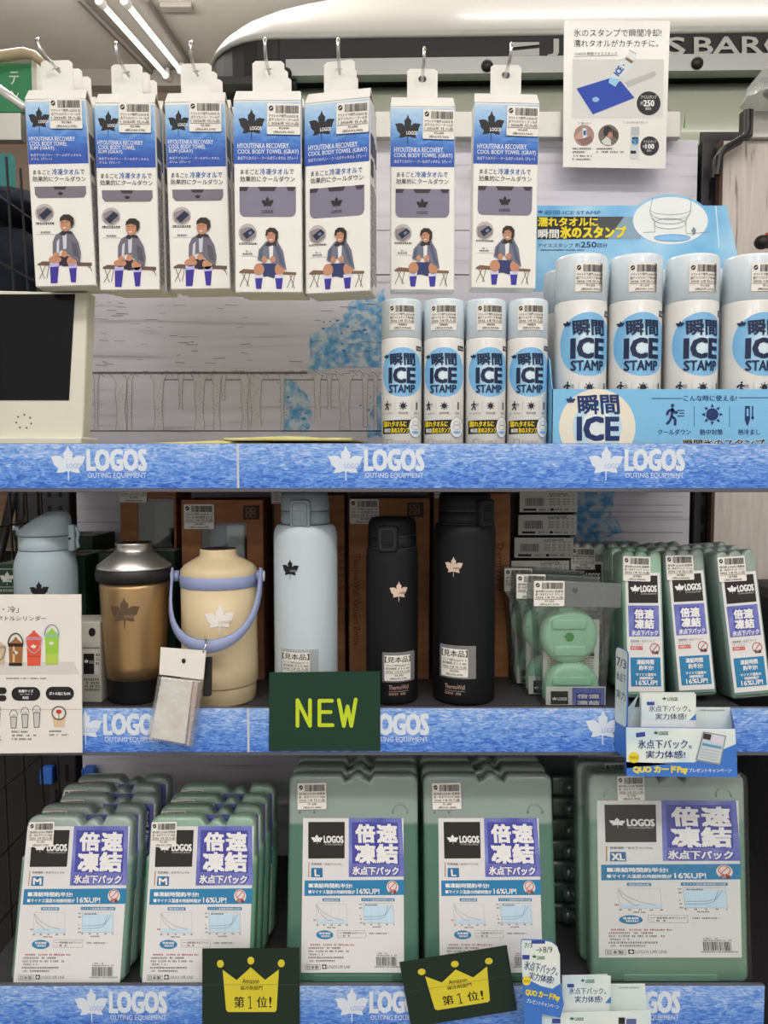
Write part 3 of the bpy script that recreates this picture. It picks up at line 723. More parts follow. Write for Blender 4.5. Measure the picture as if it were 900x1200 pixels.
cols = [ # top-left, top-right, bottom-left, bottom-right of the front face in the photo, Y, yaw, roll, how many deep
 ((30, 124), (101, 124), (42, 335), (112, 336), .035, 2, -1.9, 3, True),
 ((111, 128), (182, 127), (119, 340), (185, 340), .035, 0, -.5, 3, True),
 ((193, 128), (264, 127), (202, 339), (268, 339), .035, 0, -1.0, 3, True),
 ((273, 129), (353, 129), (276, 343), (354, 343), .010, 0, 0, 3, False),
 ((355, 129), (433, 129), (357, 343), (434, 343), .010, -12, 0, 3, False),
 ((459, 129), (532, 129), (460, 340), (530, 340), .055, 1, 0, 1, False),
 ((556, 126), (630, 126), (553, 338), (627, 338), .045, 1, .6, 1, False)]
used = {True: False, False: False}
ordn = ['first', 'second', 'third', 'fourth', 'fifth', 'sixth', 'last']
LB = {0: 'slim white towel carton hanging frontmost at the far left of the top row', 1: 'slim white towel carton hanging frontmost on the second hook from the left',
      2: 'slim white towel carton hanging frontmost on the third hook from the left', 3: 'white towel carton with grey towel picture, frontmost on the fourth hook from left',
      4: 'white towel carton with grey towel picture and open gable, frontmost on the fifth hook', 5: 'white towel carton hanging alone, left one of the two right hand hooks', 6: 'white towel carton hanging alone on the rightmost hook, above the ice bottles'}
hook_of = []
for i, (TLp, TRp, BLp, BRp, Y, yw, rl, n, slim) in enumerate(cols):
    c = at((BLp[0]+BRp[0])/2, (BLp[1]+BRp[1])/2, Y)
    src = slimb if slim else regb
    for k in range(n):
        lab = LB[i] if k == 0 else ('white towel carton hanging %s behind the front carton on the %s hook from left' % (('directly', 'last')[k-1], ordn[i]))
        loc = (c.x + .001*k, Y + k*(BD+.0032), c.z + .004*k); rot = (0, math.radians(rl), math.radians(yw))
        grp = 'towel cartons on hooks'
        if not used[slim]:
            src.location = loc; src.rotation_euler = rot; src['label'] = lab; src['group'] = grp; used[slim] = True
        else: dup(src, loc, rot, lab, grp)
    roll = math.radians(rl); cs_, sn_ = math.cos(roll), math.sin(roll)
    yw_ = math.radians(yw); hz = BH + .016 + .036 - .0125
    hx = c.x + sn_*hz*math.cos(yw_) - (BD/2)*math.sin(yw_); hzw = c.z + cs_*hz
    hook_of.append((hx, Y + BD/2, hzw))
HL = ['leftmost', 'second from left', 'third from left', 'fourth from left', 'fifth from left', 'sixth from left', 'rightmost']
for i, (hx, hy, hz) in enumerate(hook_of):
    b = B().m(M_chrome, True); z = hz + .0022; lean = (-.010, -.004, .0, .0, .0, .001, .002)[i]
    pts = [(hx, .336, z), (hx, hy+.02, z), (hx, hy-.012, z), (hx+lean*.5, hy-.022, z+.004), (hx+lean, hy-.027, z+.012), (hx+lean*1.3, hy-.027, z+.021), (hx+lean*1.3, hy-.022, z+.025)]
    b.tube(pts, .0021, 8)
    o = b.link('peg_hook'); tag(o, 'chrome wire peg hook with upturned end, %s in the top row' % HL[i], 'hook', 'peg hooks on the top bar')
    B().m(M_chrome).box(hx-.009, .328, z-.018, hx+.009, .3345, z+.012, .001).link('back_plate', o)
# ------------------------------------------------------------------ top shelf: bottles, tray, header, poster, screen
M_lab = mat('bottle_label_white', '#e3e3e1', 0.3, 0, .5, .2)
M_cap = ramp_mat('ice_cap', [(0.3, '#d6e4ee'), (0.7, '#e3ebf0')], (8, 8, 8), 2, rough=.18, spec=.5, coat=.3)
_M['ice_cap'].node_tree.nodes['Principled BSDF'].inputs['Subsurface Weight'].default_value = .3
_M['ice_cap'].node_tree.nodes['Principled BSDF'].inputs['Subsurface Radius'].default_value = (.02, .02, .02)
M_cblue = mat('label_oval_blue', '#7fbbe6', .4); NAVY = '#1c2a4c'
def runner(P, x0, y0, x1, y1, c):
    X = lambda u: x0 + u*(x1-x0); Y = lambda v: y0 + v*(y1-y0); w = (y1-y0)*.09
    P.ell(X(.42), Y(.09), (x1-x0)*.12, (y1-y0)*.085, c, 2, 12)
    for l in ([(.42, .2), (.36, .55)], [(.42, .25), (.12, .32), (.02, .5)], [(.42, .25), (.62, .42), (.78, .36)], [(.36, .55), (.22, .75), (.0, .9)], [(.36, .55), (.62, .68), (.6, .95)]):
        P.line([(X(a), Y(b)) for a, b in l], w*1.2, c, 2)
    for v in (.3, .42, .54): P.line([(X(.75 if v != .42 else .9), Y(v)), (X(1.25), Y(v))], w*.4, c, 2)
def sun(P, x, y, r, c):
    P.ell(x, y, r, r, c, 2, 18)
    for k in range(8):
        a = k*PI/4; P.poly([(x+math.cos(a)*r*1.75, y+math.sin(a)*r*1.75), (x+math.cos(a+.22)*r*1.2, y+math.sin(a+.22)*r*1.2), (x+math.cos(a-.22)*r*1.2, y+math.sin(a-.22)*r*1.2)], c, 2)
def make_stamp(R, capz, H, name, cap_line):
    t = thing(name, 'x', 'bottle', (0, 0, 0)); k = R/.0262
    B().m(M_lab, True).lathe([(R*.96, 0), (R, .002*k), (R, capz-.002), (R*.985, capz)], 64).link('body', t)
    B().m(M_cap, True).lathe([(R*.96, capz), (R*1.005, capz+.0008), (R*1.005, H-.003*k), (R*.985, H-.0008*k), (R*.95, H), (R*.2, H)], 64).link('cap', t)
    # print traced in crop pixels of one bottle; cap seam sits at y=238
    half = 104.0; s_ = R/half; base = capz
    mp = lambda px, py: (R*math.asin(max(-.9995, min(.9995, (px-343)/half))), base + (238-py)*s_*1.0)
    P = Pr(mp, cylfn(R))
    s0 = P.mp; P.mp = lambda a, b: (a*R, base + (238-412)*s_ - b*R)
    P.ell(0, 0, 1.2, 1.2, M_cblue, 0, 72)
    for i, (q, cc) in enumerate(((.92, '#8ac2e8'), (.76, '#9dcbea'), (.6, '#b3d7ee'), (.44, '#c8e1f0'), (.28, '#d8e8f2'))): P.ell(-.06, 0, q*.8, q, cc, .4+.3*i, 48)
    P.mp = s0
    P.text('瞬', 283, 317, 340, 376, NAVY, 4, .03, -.06); P.text('間', 350, 318, 403, 376, NAVY, 4, .03, -.06)
    P.text('ICE', 279, 390, 403, 465, NAVY, 4, .055); P.text('STAMP', 277, 476, 403, 515, NAVY, 4, .03)
    P.leaf(253, 317, 277, 344, NAVY, 4)
    runner(P, 258, 556, 282, 605, '#26293a'); sun(P, 345, 582, 13, '#26293a'); P.rect(412, 562, 418, 600, '#26293a', 2)
    for x in (304, 388): P.line([(x, 560), (x, 606)], 1, '#999', 1)
    P.text('クールダウン', 248, 614, 300, 624, '#444', 1); P.text('熱中対策', 322, 612, 370, 626, '#444', 1); P.text('熱冷まし', 402, 612, 428, 624, '#444', 1)
    P.poly([(246, 656), (392, 652), (372, 722), (246, 724)], '#24241f', 1)
    P.text('濡れタオルに', 250, 660, 362, 688, '#e9cf2a', 2, .03); P.text('瞬間', 256, 696, 282, 718, '#efeee8', 2, .02); P.text('氷のスタンプ', 286, 692, 374, 720, '#e9cf2a', 2, .03)
    P.ell(407, 690, 33, 52, '#e9edf0', 3); P.ring(407, 690, 33, 52, 1.6, '#444', 4); P.ring(407, 670, 16, 10, 1.4, '#555', 4); P.ring(407, 690, 19, 12, 1.4, '#555', 4); P.ell(407, 716, 18, 8, '#86b7e6', 4)
    P.rect(412, 276, 440, 300, '#26293a', 1); P.text('New', 416, 281, 436, 295, '#ddd', 2)
    P.text('アイススタンプ', 302, 758, 380, 772, '#444', 1); P.frame(266, 752, 290, 776, 1.4, '#555', 1)
    P.link('label_print', t, wrap=.004)
    return t
def finish_stamp(t, R, H, zs, w, price, tax, rot):
    sticker(t, -w*.52, zs, w, 0, 'stamp', ('アウトドア専門 LOGOS 瞬', '間アイススタンプ 約100回', '2026 1/8 仕入品'), price, tax, cyl=R+.0009, h=w*.95)
zsm = zT; Rs = .0263
cz, tz1 = at(520, 395.5, .044).z - zT, at(520, 349, .044).z - zT
sm = make_stamp(Rs, cz, tz1, 'ice_stamp_bottle', 0)
finish_stamp(sm, Rs, tz1, cz+.0095, .0345, '¥880', '(税込¥968)', 0)
sml = ['small white and blue stick bottle, leftmost of the front four beside the tray', 'small white and blue stick bottle, second from left in the front four', 'small white and blue stick bottle, third from left in the front four', 'small white and blue stick bottle touching the blue tray, rightmost of the front four']
first = True
for k, px in enumerate((470.5, 519.8, 568.6, 616.8)):
    for row in (0, 1):
        Y = .044 + Rs + row*(2*Rs+.007); c = at(px, 500, Y if row == 0 else .044+Rs)
        loc = (c.x, Y, zsm + .0002); rot = (0, 0, math.radians((2, -4, 6, 1)[k] + row*20))
        lab = sml[k] if row == 0 else 'small white stick bottle standing right behind the %s bottle of the front four' % ('leftmost', 'second', 'third', 'rightmost')[k]
        if first: sm.location = loc; sm.rotation_euler = rot; sm['label'] = lab; sm['group'] = 'small stick bottles'; first = False
        else: dup(sm, loc, rot, lab, 'small stick bottles')
Rb = .0338
cz, tz1 = at(743, 353, .045).z - zT, at(743, 298, .045).z - zT
bg_ = make_stamp(Rb, cz, tz1, 'ice_stamp_bottle', 0)
finish_stamp(bg_, Rb, tz1, cz+.010, .0375, '¥1,250', '(税込¥1,375)', 0)
bl_ = ['large white stick bottle, leftmost of those standing in the blue tray', 'large white stick bottle, second from left in the blue tray', 'large white stick bottle, third from left in the blue tray', 'large white stick bottle cut off at the right edge of the blue tray']
first = True
for k, px in enumerate((680, 743.5, 809.5, 877)):
    for row in (0, 1):
        Y = .045 + Rb + row*(2*Rb+.006); c = at(px, 400, .045+Rb)
        loc = (c.x, Y, zT + .0025); rot = (0, 0, math.radians((6, 1, 5, 10)[k] + row*30))
        lab = bl_[k] if row == 0 else 'large white stick bottle hidden right behind the %s one in the blue tray' % ('leftmost', 'second', 'third', 'last')[k]
        if first: bg_.location = loc; bg_.rotation_euler = rot; bg_['label'] = lab; bg_['group'] = 'large stick bottles in the tray'; first = False
        else: dup(bg_, loc, rot, lab, 'large stick bottles in the tray')
# display tray with header card
YF = .040
tx0 = at(647, 480, YF).x; tx1 = tx0 + .318; th = at(700, 456, YF).z - zT
M_tray = mat('tray_light_blue', '#7fbfe8', .4)
tr = thing('display_tray', 'light blue printed card tray holding the large stick bottles, header card behind', 'display tray', (0, 0, zT), group=None)
YT = YF + 4*Rb + .024
B().m(M_tray).box(tx0, YF, .0003, tx1, YF+.0012, th).link('front_panel', tr)
B().m(M_tray).box(tx0, YF, .0003, tx1, YT, .0018).link('base', tr)
for x in (tx0, tx1-.001):
    b = B().m(M_tray); pf = [(YF, th), (YF+.006, th+.006), (YF+.02, th+.04), (YF+.05, th+.055), (YT, th+.06), (YT, .0003), (YF, .0003)]
    v0 = [b.bm.verts.new((x, y, z)) for y, z in pf]; v1 = [b.bm.verts.new((x+.001, y, z)) for y, z in pf]
    b._f(v0); b._f(v1[::-1])
    for i in range(len(pf)): b._f([v0[i], v0[(i+1) % 7], v1[(i+1) % 7], v1[i]])
    b.link('side_panel', tr)
P = Pr(planemap(640, 440, .2889, YF, (0, 0, zT)), y0=YF-.0001); nv = '#20356b'
P.poly([(207 + 155*math.cos(a*PI/40), min(285, 210 - 155*math.sin(a*PI/40))) for a in range(80)], '#e8e3d3', 0); P.poly([(207 + 100*math.cos(a*PI/40), min(284, 210 - 110*math.sin(a*PI/40))) for a in range(80)], '#bcdcec', 1); P.ell(207, 205, 60, 76, '#dfe9ea', 2)
P.text('瞬', 130, 80, 210, 156, nv, 3, .03, -.08); P.text('間', 222, 80, 294, 156, nv, 3, .03, -.08); P.text('ICE', 128, 170, 291, 262, nv, 3, .055); P.leaf(79, 84, 119, 118, nv, 3)
P.line([(428, 93), (552, 93)], 2.4, nv, 1); P.line([(782, 90), (900, 90)], 2.4, nv, 1); P.text('こんな時に使える!', 558, 80, 772, 104, nv, 1, .012)
runner(P, 488, 114, 545, 207, nv); sun(P, 673, 158, 25, nv)
P.rect(806, 124, 826, 180, nv, 1); P.rect(812, 135, 820, 165, '#7fbfe8', 2); P.poly([(806, 180), (826, 180), (816, 207)], nv, 1); P.line([(837, 124), (837, 170)], 5, nv, 1); P.poly([(829, 168), (845, 168), (837, 182)], nv, 1)
for x in (600, 743): P.line([(x, 124), (x, 210)], 1.5, nv, 1)
for tx, a, b2 in (('クールダウン', 453, 586), ('熱中対策', 623, 716), ('熱冷まし', 778, 868)): P.text(tx, a, 218, b2, 241, nv, 1, .012)
P.text('瞬間氷のスタンプ', 555, 260, 885, 286, '#e8eef2', 1, .10); P.text('瞬間氷のスタンプ', 555, 260, 885, 286, '#15161c', 2, .03)
P.rect(930, 60, 960, 270, '#e8e3d3', 1)
P.link('front_print', tr)
YH = YT + .0014
hd = Pr(planemap(620, 225, .2778, YH, (0, 0, zT)), y0=YH-.0006)
outl = [(8, 58), (420, 58)] + [(595 - 168*math.cos(a), 120 - 108*math.sin(a)) for a in [math.asin(62/108.) + (PI - 2*math.asin(62/108.))*i/16 for i in range(17)]] + [(770, 58), (832, 58), (885, 300), (885, 420), (8, 420)]
hm = planemap(620, 225, .2778, YH, (0, 0, zT))
B().m(M_tray).prism([hm(*p) for p in outl], YH-.0004, YH+.0008).link('header_card', tr)
M_hblue = ramp_mat('header_sky', [(0.2, '#5aa9dd'), (0.5, '#8ec6ea'), (0.8, '#bfe0f2')], (14, 14, 14), 2)
hd.poly(outl, M_hblue, 0); hd.ell(595, 122, 158, 100, '#e9eeee', 2, 60)
hd.poly([(34, 105), (470, 105), (470, 200), (34, 200)], '#8aa6b8', 1); hd.poly([(34, 105), (400, 105), (330, 200), (34, 200)], '#4a4d50', 2); hd.poly([(34, 105), (290, 105), (210, 200), (34, 200)], '#24241f', 3)
hd.leaf(36, 76, 58, 94, '#2d5f9e', 4); hd.text('瞬間 ICE STAMP', 66, 78, 300, 97, '#3f7db8', 4, .02)
hd.text('濡れタオルに', 38, 109, 288, 146, '#f0d928', 4, .04); hd.text('瞬間', 38, 159, 124, 196, '#f0efe8', 4, .03); hd.text('氷のスタンプ', 132, 147, 406, 196, '#f0d928', 4, .05)
hd.text('アイススタンプ', 36, 218, 185, 235, '#223f6e', 2, .012); hd.text('約', 194, 216, 214, 235, '#223f6e', 2, .012); hd.text('250', 218, 211, 283, 235, '#223f6e', 2, .03); hd.text('回分', 287, 217, 330, 235, '#223f6e', 2, .012)
hd.greek(40, 242, 230, 249, '#3a6aa0', 2)
for pts in ([(520, 25), (508, 80), (514, 108), (528, 120), (528, 150)], [(682, 25), (680, 85), (668, 108), (660, 120), (660, 178)], [(528, 150), (528, 170), (480, 172)], [(660, 178), (760, 170)]): hd.line(pts, 2, '#8c9499', 4)
hd.ring(594, 92, 80, 26, 2, '#8c9499', 4, 180, 360); hd.ring(590, 112, 72, 24, 2, '#8c9499', 4, 180, 360); hd.ring(592, 135, 66, 22, 2, '#8c9499', 4); hd.ring(594, 75, 86, 22, 1.6, '#8c9499', 4, 180, 360)
hd.ell(602, 195, 76, 14, '#8cc4ee', 4); hd.ring(602, 195, 76, 14, 2, '#5a8fc0', 5)
hd.poly([(692, 148), (702, 160), (700, 178), (686, 186), (690, 172), (682, 166)], '#7d8d96', 5)
hd.line([(786, 60), (800, 235)], 5, '#d4ebf6', 2)
hd.link('header_print', tr)
# hanging poster
PY = .322
po = thing('instruction_poster', 'white poster about freezing wet towels, taped to the silver bar', 'poster', (0, 0, 0))
pmap = planemap(655, 20, .15, PY, (0, 0, 0))
q = [pmap(40, 25), pmap(868, 30), pmap(832, 1185), pmap(32, 1172)]
B().m(M_sheet).prism(q, PY, PY+.0012).link('sheet', po)
P = Pr(pmap, y0=PY); K = '#2c2c2e'
P.text('氷のスタンプで瞬間冷却!', 115, 95, 800, 155, K, 1, .004); P.text('濡れタオルがカチカチに。', 115, 178, 775, 235, K, 1, .004); P.text('LOGOS 瞬間アイススタンプ', 125, 275, 455, 300, '#444', 1, .006); P.line([(118, 310), (460, 300)], 3, '#777', 1)
P.poly([(108, 330), (820, 330), (810, 790), (100, 790)], '#dededc', 0)
P.poly([(512, 510), (745, 422), (760, 448), (742, 468), (535, 552)], '#bfc1c2', 1)
P.poly([(136, 560), (392, 480), (440, 520), (480, 500), (590, 632), (265, 762)], '#2148b4', 2); P.ell(286, 646, 28, 20, '#8fb6e6', 3); P.ring(286, 646, 16, 11, 3, '#dfe9f6', 4)
P.poly([(385, 515), (398, 470), (475, 492), (440, 548)], '#9fd3f0', 4); P.poly([(398, 475), (505, 318), (588, 362), (478, 505)], '#dfe6ea', 3); P.poly([(512, 330), (525, 318), (580, 350), (566, 366)], '#8f6f3f', 4); P.poly([(522, 310), (560, 262), (612, 288), (584, 348)], '#edf0f0', 3); P.line([(548, 258), (600, 290)], 4, '#777', 4)
P.text('ICE', 432, 400, 500, 448, '#2b5fb0', 5, .05, 0, -.95); P.rect(498, 372, 508, 384, '#334', 5)
P.ell(700, 675, 93, 93, '#232327', 2, 48); P.text('アイススタンプ', 640, 612, 760, 640, '#eee', 3, .01); P.text('約', 636, 660, 658, 690, '#eee', 3); P.text('250', 660, 652, 742, 698, '#f2f2f2', 3, .05); P.text('回分', 676, 706, 720, 728, '#eee', 3, .02)
P.text('使い方', 172, 822, 232, 840, K, 1); P.line([(150, 820), (160, 838)], 2, K, 1); P.line([(252, 818), (244, 838)], 2, K, 1)
P.ell(195, 925, 79, 82, '#a98a82', 1, 40); P.poly([(120, 940), (170, 890), (230, 930), (260, 960), (200, 1004), (140, 980)], '#c9a294', 2); P.poly([(182, 870), (212, 870), (216, 950), (186, 952)], '#dfe6ea', 3); P.rect(190, 890, 210, 925, '#2b5fb0', 4); P.poly([(130, 960), (190, 950), (250, 930), (262, 975), (190, 1002)], '#8d6d6a', 3)
P.ell(387, 925, 80, 83, '#7a6a66', 1, 40); P.ell(388, 905, 36, 44, '#b98a70', 2); P.poly([(346, 900), (352, 862), (384, 852), (415, 872), (412, 905), (392, 896), (376, 930), (352, 934)], '#26201e', 3); P.poly([(330, 972), (372, 936), (402, 960), (408, 1004), (352, 1000)], '#d9d9d8', 3); P.poly([(415, 870), (464, 905), (462, 960), (420, 930)], '#4a3f3d', 2)
for k, y in enumerate((1022, 1048, 1078, 1104)): P.greek(104, y, (250, 200, 256, 246)[k], y+14, '#555', 1)
for k, y in enumerate((1022, 1048)): P.greek(292, y, (420, 510)[k], y+14, '#555', 1)
P.text('コンパクトタイプも!', 525, 815, 668, 834, K, 1); P.line([(500, 812), (512, 835)], 2, K, 1); P.line([(692, 812), (682, 832)], 2, K, 1)
P.poly([(560, 858), (628, 858), (622, 1112), (556, 1110)], '#d3d8da', 1); P.poly([(563, 860), (628, 858), (627, 925), (560, 925)], '#b9c0c4', 2); P.ell(594, 968, 30, 36, '#7fbbe6', 2); P.text('瞬間', 572, 940, 616, 960, '#1c2a4c', 3, .03); P.text('ICE', 572, 966, 616, 990, '#1c2a4c', 3, .04); P.rect(558, 1045, 602, 1068, '#222', 2)
P.ell(708, 1008, 73, 75, '#232327', 2, 40); P.text('アイススタンプ', 660, 964, 758, 986, '#eee', 3); P.text('約', 654, 1000, 672, 1024, '#eee', 3); P.text('100', 676, 994, 742, 1030, '#f2f2f2', 3, .05); P.text('回分', 686, 1036, 722, 1054, '#eee', 3)
P.link('poster_print', po)
# digital screen
SY = .075
sc = thing('display_screen', 'white framed dark video screen leaning at the left end of the top shelf', 'screen', (0, 0, 0))
sp = lambda u, v: (lambda p: (p.x, p.z))(at(u, v, SY))
body = [sp(-18, 340), sp(103, 343), sp(97, 515), sp(-22, 515)]
B().m(mat('screen_casing', '#dcdacb', .4)).slab(body, SY, SY+.028, .003).link('casing', sc)
B().m(mat('screen_glass', '#0b0b10', .15, 0, .3)).prism([sp(-8, 345), sp(88, 345), sp(81, 469), sp(-12, 469)], SY-.001, SY+.001).link('panel', sc)
P = Pr(sp, y0=SY-.0002)
for k in range(7):
    a = k*2*PI/7 + .3; P.ell(28 + 9*math.cos(a), 494 + 8*math.sin(a), 1.1, 1.1, '#4a4a44', 0, 10)
P.link('speaker_holes', sc)
b = B().m(mat('screen_casing', '#dcdacb')); z5 = at(0, 512, SY).z
b.box(sp(-22, 500)[0], SY-.012, zT+.0004, sp(99, 500)[0], SY+.05, z5, .003); b.link('stand', sc)
# yellow sheets lying on the shelf
ymat = ramp_mat('yellow_paper', [(0.35, '#d6cf78'), (0.65, '#e0da9a')], (20, 20, 20), 3)
for k, (u0, u1, v, Y, lab) in enumerate(((300/2, 420/2+30, 517, .12, 'yellow paper sheet lowest and leftmost on the top shelf'), (415/2, 560/2+40, 513, .17, 'middle one of the yellow paper sheets on the top shelf'), (545/2, 412, 508, .14, 'yellow paper sheet topmost and rightmost on the top shelf'))):
    a, c = at(u0, v, Y), at(u1, v+3, Y); b = B().m(ymat, True); n = 12
    for j in range(2):
        pass
    rows = []
    for i in range(n+1):
        x = a.x + (c.x-a.x)*i/n; row = []
        for j in range(7):
            y = Y - .06 + .2*j/6; row.append(b.bm.verts.new((x + .004*j, y, zT + .0048 + .0049*k + .006*max(0, math.sin(PI*min(1, i/n*1.2)))*max(0, math.sin(PI*j/6)) )))
        rows.append(row)
    for i in range(n):
        for j in range(6): b._f([rows[i][j], rows[i+1][j], rows[i+1][j+1], rows[i][j+1]])
    o = b.link('paper_sheet'); tag(o, lab, 'paper', 'yellow sheets on the top shelf')
    md = o.modifiers.new('thickness', 'SOLIDIFY'); md.thickness = .0042; md.offset = -1 if o.data.polygons[0].normal.z > 0 else 1
# ------------------------------------------------------------------ middle shelf: flasks
M_flw = mat('flask_pale_blue', '#c4d0d8', .5, 0, .4); M_flwl = mat('flask_lid_grey', '#8f9ba5', .5)
M_flk = ramp_mat('flask_black', [(0.3, '#0c0d11'), (0.7, '#121318')], (900, 900, 900), 2, rough=.6, spec=.3)
M_seam = mat('seam_dark', '#3b4147', .6)
def place(px, Y, zs=None): return (at(px, 700, Y).x, Y, (zM if zs is None else zs) + .0002)
def tape_sticker(t, R, x, z, w, h, wide):
    P = Pr(lambda px, py: (px, py), cylfn(R+.0004))
    P.rrect(x-w*.08, z-h*.06, x+w*wide, z+h*1.12, .001, film('tape_film', .10, '#e6e6e4', .25, .22), 1)
    P.link('clear_tape', t, wrap=.004)
    mp = lambda px, py: (x + px/100*w, z + (92-py)/92*h); P = Pr(mp, cylfn(R+.0012)); k = '#2b2a2c'
    P.rrect(0, 0, 100, 92, 4, '#e9e6df', 0); P.text('【見本品】', 2, 4, 98, 26, k, 1, .02)
    for i, t_ in enumerate(('アウトドア専門 LOGOS サーモ', '真空断熱 ボトル 800', '2026 1/8 仕入品')): P.text(t_, 5, 32+i*11, 95, 41+i*11, k, 1, .01)
    P.line([(3, 66), (97, 66)], 1.1, k, 1); P.text('¥4,980', 36, 69, 68, 77, k, 1, .01); P.text('(税込¥5,478)', 20, 80, 82, 89, k, 1, .01)
    P.link('sample_sticker', t, wrap=.004)
def flask(name, label, px, Y, R, H, zsh, rn, zneck, rl, body_m, lid_m, leafc, leaf_at, leaf_w, rotz, clip_rot, word, group=None):
    t = thing(name, label, 'flask', place(px, Y), (0, 0, 0), group)
    pr = [(R*.93, 0), (R*.99, .003), (R, .007), (R, zsh)]
    for i in range(1, 11):
        a = PI/2*i/10; pr.append((R - (R-rn)*(1-math.cos(a)) , zsh + (zneck-zsh)*math.sin(a)) if False else (rn + (R-rn)*math.cos(a)**.8 if i < 10 else rn, zsh + (zneck-zsh)*math.sin(a)))
    B().m(body_m, True).lathe(pr, 64).link('body', t)
    lz = H - zneck
    b = B().m(M_seam, True); b.lathe([(rl*.975, zneck-.001), (rl*.975, zneck+.003)], 56)
    b.m(lid_m, True).lathe([(rl*.98, zneck+.001), (rl, zneck+.003), (rl, zneck+lz*.40)], 56)
    b.m(M_seam, True).lathe([(rl*.985, zneck+lz*.39), (rl*.985, zneck+lz*.43)], 56)
    b.m(lid_m, True).lathe([(rl*.99, zneck+lz*.42), (rl, zneck+lz*.44), (rl*.985, H-.012), (rl*.96, H-.006), (rl*.88, H-.0015), (rl*.7, H), (.001, H)], 56)
    b.link('lid', t)
    c = B().m(lid_m); cw, z0, z1 = rl*.41, zneck - .004, zneck + lz*.76
    c.slab(rr_poly(-cw, z0, cw, z1, .005, 4), -rl-.0045, -rl+.006, .002)
    c.m(M_seam); c.tube([Vector((x, -rl-.0042, z)) for x, z in rr_poly(-cw*.72, z0+.004, cw*.72, z1-.004, .004, 4)], .0005, 5, True)
    c.m(lid_m); c.slab(rr_poly(-cw*.55, z0+.010, cw*.55, z1-.014, .003, 4), -rl-.0056, -rl-.002, .0012)
    o = c.link('latch', t); o.rotation_euler = (0, 0, clip_rot)
    lx, lz_ = leaf_at; P = Pr(lambda px, py: (px, py), cylfn(R))
    pts = [(lx + x/1.96*leaf_w, lz_ + (z-.28)/1.33*leaf_w) for x, z in LEAF]; P.poly(pts, leafc, 1)
    P.text('LOGOS', lx + leaf_w*.02, lz_ - leaf_w*.02, lx + leaf_w*.44, lz_ - leaf_w*.13, word, 3, .02)
    P.link('leaf_mark', t, wrap=.004); return t
tw = flask('vacuum_flask', 'tall pale blue flask with black leaf mark behind the NEW card', 358.5, .075, .0424, .281, .217, .0335, .2365, .0325, M_flw, M_flwl, '#17181b', (-.0165, .1807), .0245, 0, -.1, '#b9c6cf')
tape_sticker(tw, .0424, -.0300, .0390, .0390, .0335, 1.3)
ts = flask('vacuum_flask', 'shorter black flask with pale leaf mark between the tall flasks', 459.5, .075, .035, .246, .182, .0325, .206, .0325, M_flk, M_flk, '#d8bfae', (.0085, .151), .0245, 0, -.18, '#1b1c1f')
tape_sticker(ts, .035, -.0105, .0335, .0365, .0335, 1.22)
tl_ = flask('vacuum_flask', 'tallest black flask with pale leaf mark beside the packaged round coolers', 544, .078, .0415, .281, .222, .036, .2375, .0355, M_flk, M_flk, '#d8bfae', (-.0185, .1835), .0245, 0, .75, '#1b1c1f')
tape_sticker(tl_, .0415, -.0365, .0390, .0375, .0370, 1.28)
for t, R, z, x in ((ts, .035, .0215, -.0045), (tl_, .0415, .0225, -.030)):
    P = Pr(lambda px, py: (px, py), cylfn(R)); P.text('ThermoWall', x, z+.006, x+.027, z, '#b59a8a', 1, .01); P.rect(x, z-.0028, x+.027, z-.0022, '#b59a8a', 1); P.text('Vacuum flask', x, z-.0045, x+.027, z-.0075, '#b59a8a', 1, .01) if False else P.greek(x, z-.0075, x+.027, z-.0045, '#b59a8a', 1)
    P.link('side_lettering', t, wrap=.004)
# gold bottle cooler
g = thing('bottle_cooler', 'gold steel bottle cooler with black base and steel shoulder', 'bottle cooler', place(158, .078), (0, 0, 0))
s_ = .3556*1.028/900; zz_ = lambda y: (724 - y)*s_
M_gold = mat('brushed_gold', '#c3a276', .34, .85); M_steel = mat('bare_steel', '#c9c6c2', .33, .9); M_rub = mat('rubber_black', '#17171a', .55)
for m_ in (M_gold,):
    nt = m_.node_tree; L = nt.links; tc = nt.nodes.new('ShaderNodeTexCoord'); mp = nt.nodes.new('ShaderNodeMapping'); mp.inputs['Scale'].default_value = (6, 6, 900)
    nz = nt.nodes.new('ShaderNodeTexNoise'); bp_ = nt.nodes.new('ShaderNodeBump'); bp_.inputs['Strength'].default_value = .12; bp_.inputs['Distance'].default_value = .0006
    L.new(tc.outputs['Object'], mp.inputs['Vector']); L.new(mp.outputs['Vector'], nz.inputs['Vector']); L.new(nz.outputs['Fac'], bp_.inputs['Height']); L.new(bp_.outputs['Normal'], nt.nodes['Principled BSDF'].inputs['Normal'])
B().m(M_gold, True).lathe([(r*s_, zz_(y)) for r, y in ((94, 645), (98, 600), (106, 460), (111, 345), (109, 328))], 64).link('body', g)
B().m(M_rub, True).lathe([(r*s_, zz_(y)) for r, y in ((86, 724), (90, 716), (91, 647), (93, 645))], 64).link('base', g)
B().m(M_rub, True).lathe([(r*s_, zz_(y)) for r, y in ((108, 330), (121, 325), (124, 306), (121, 286), (115, 282))], 64).link('collar', g)
B().m(M_steel, True).lathe([(r*s_, zz_(y)) for r, y in ((119, 284), (118, 276), (66, 236), (60, 231), (58, 229), (58, 212), (60, 209), (60, 204), (58, 202.5), (55.5, 203))], 64, cap0=False, cap1=False).m(M_black, True).lathe([(56, 0), (.5, 0)] and [(56*s_, zz_(203.2)), (.001, zz_(204.5))], 48, cap0=False).link('shoulder', g)
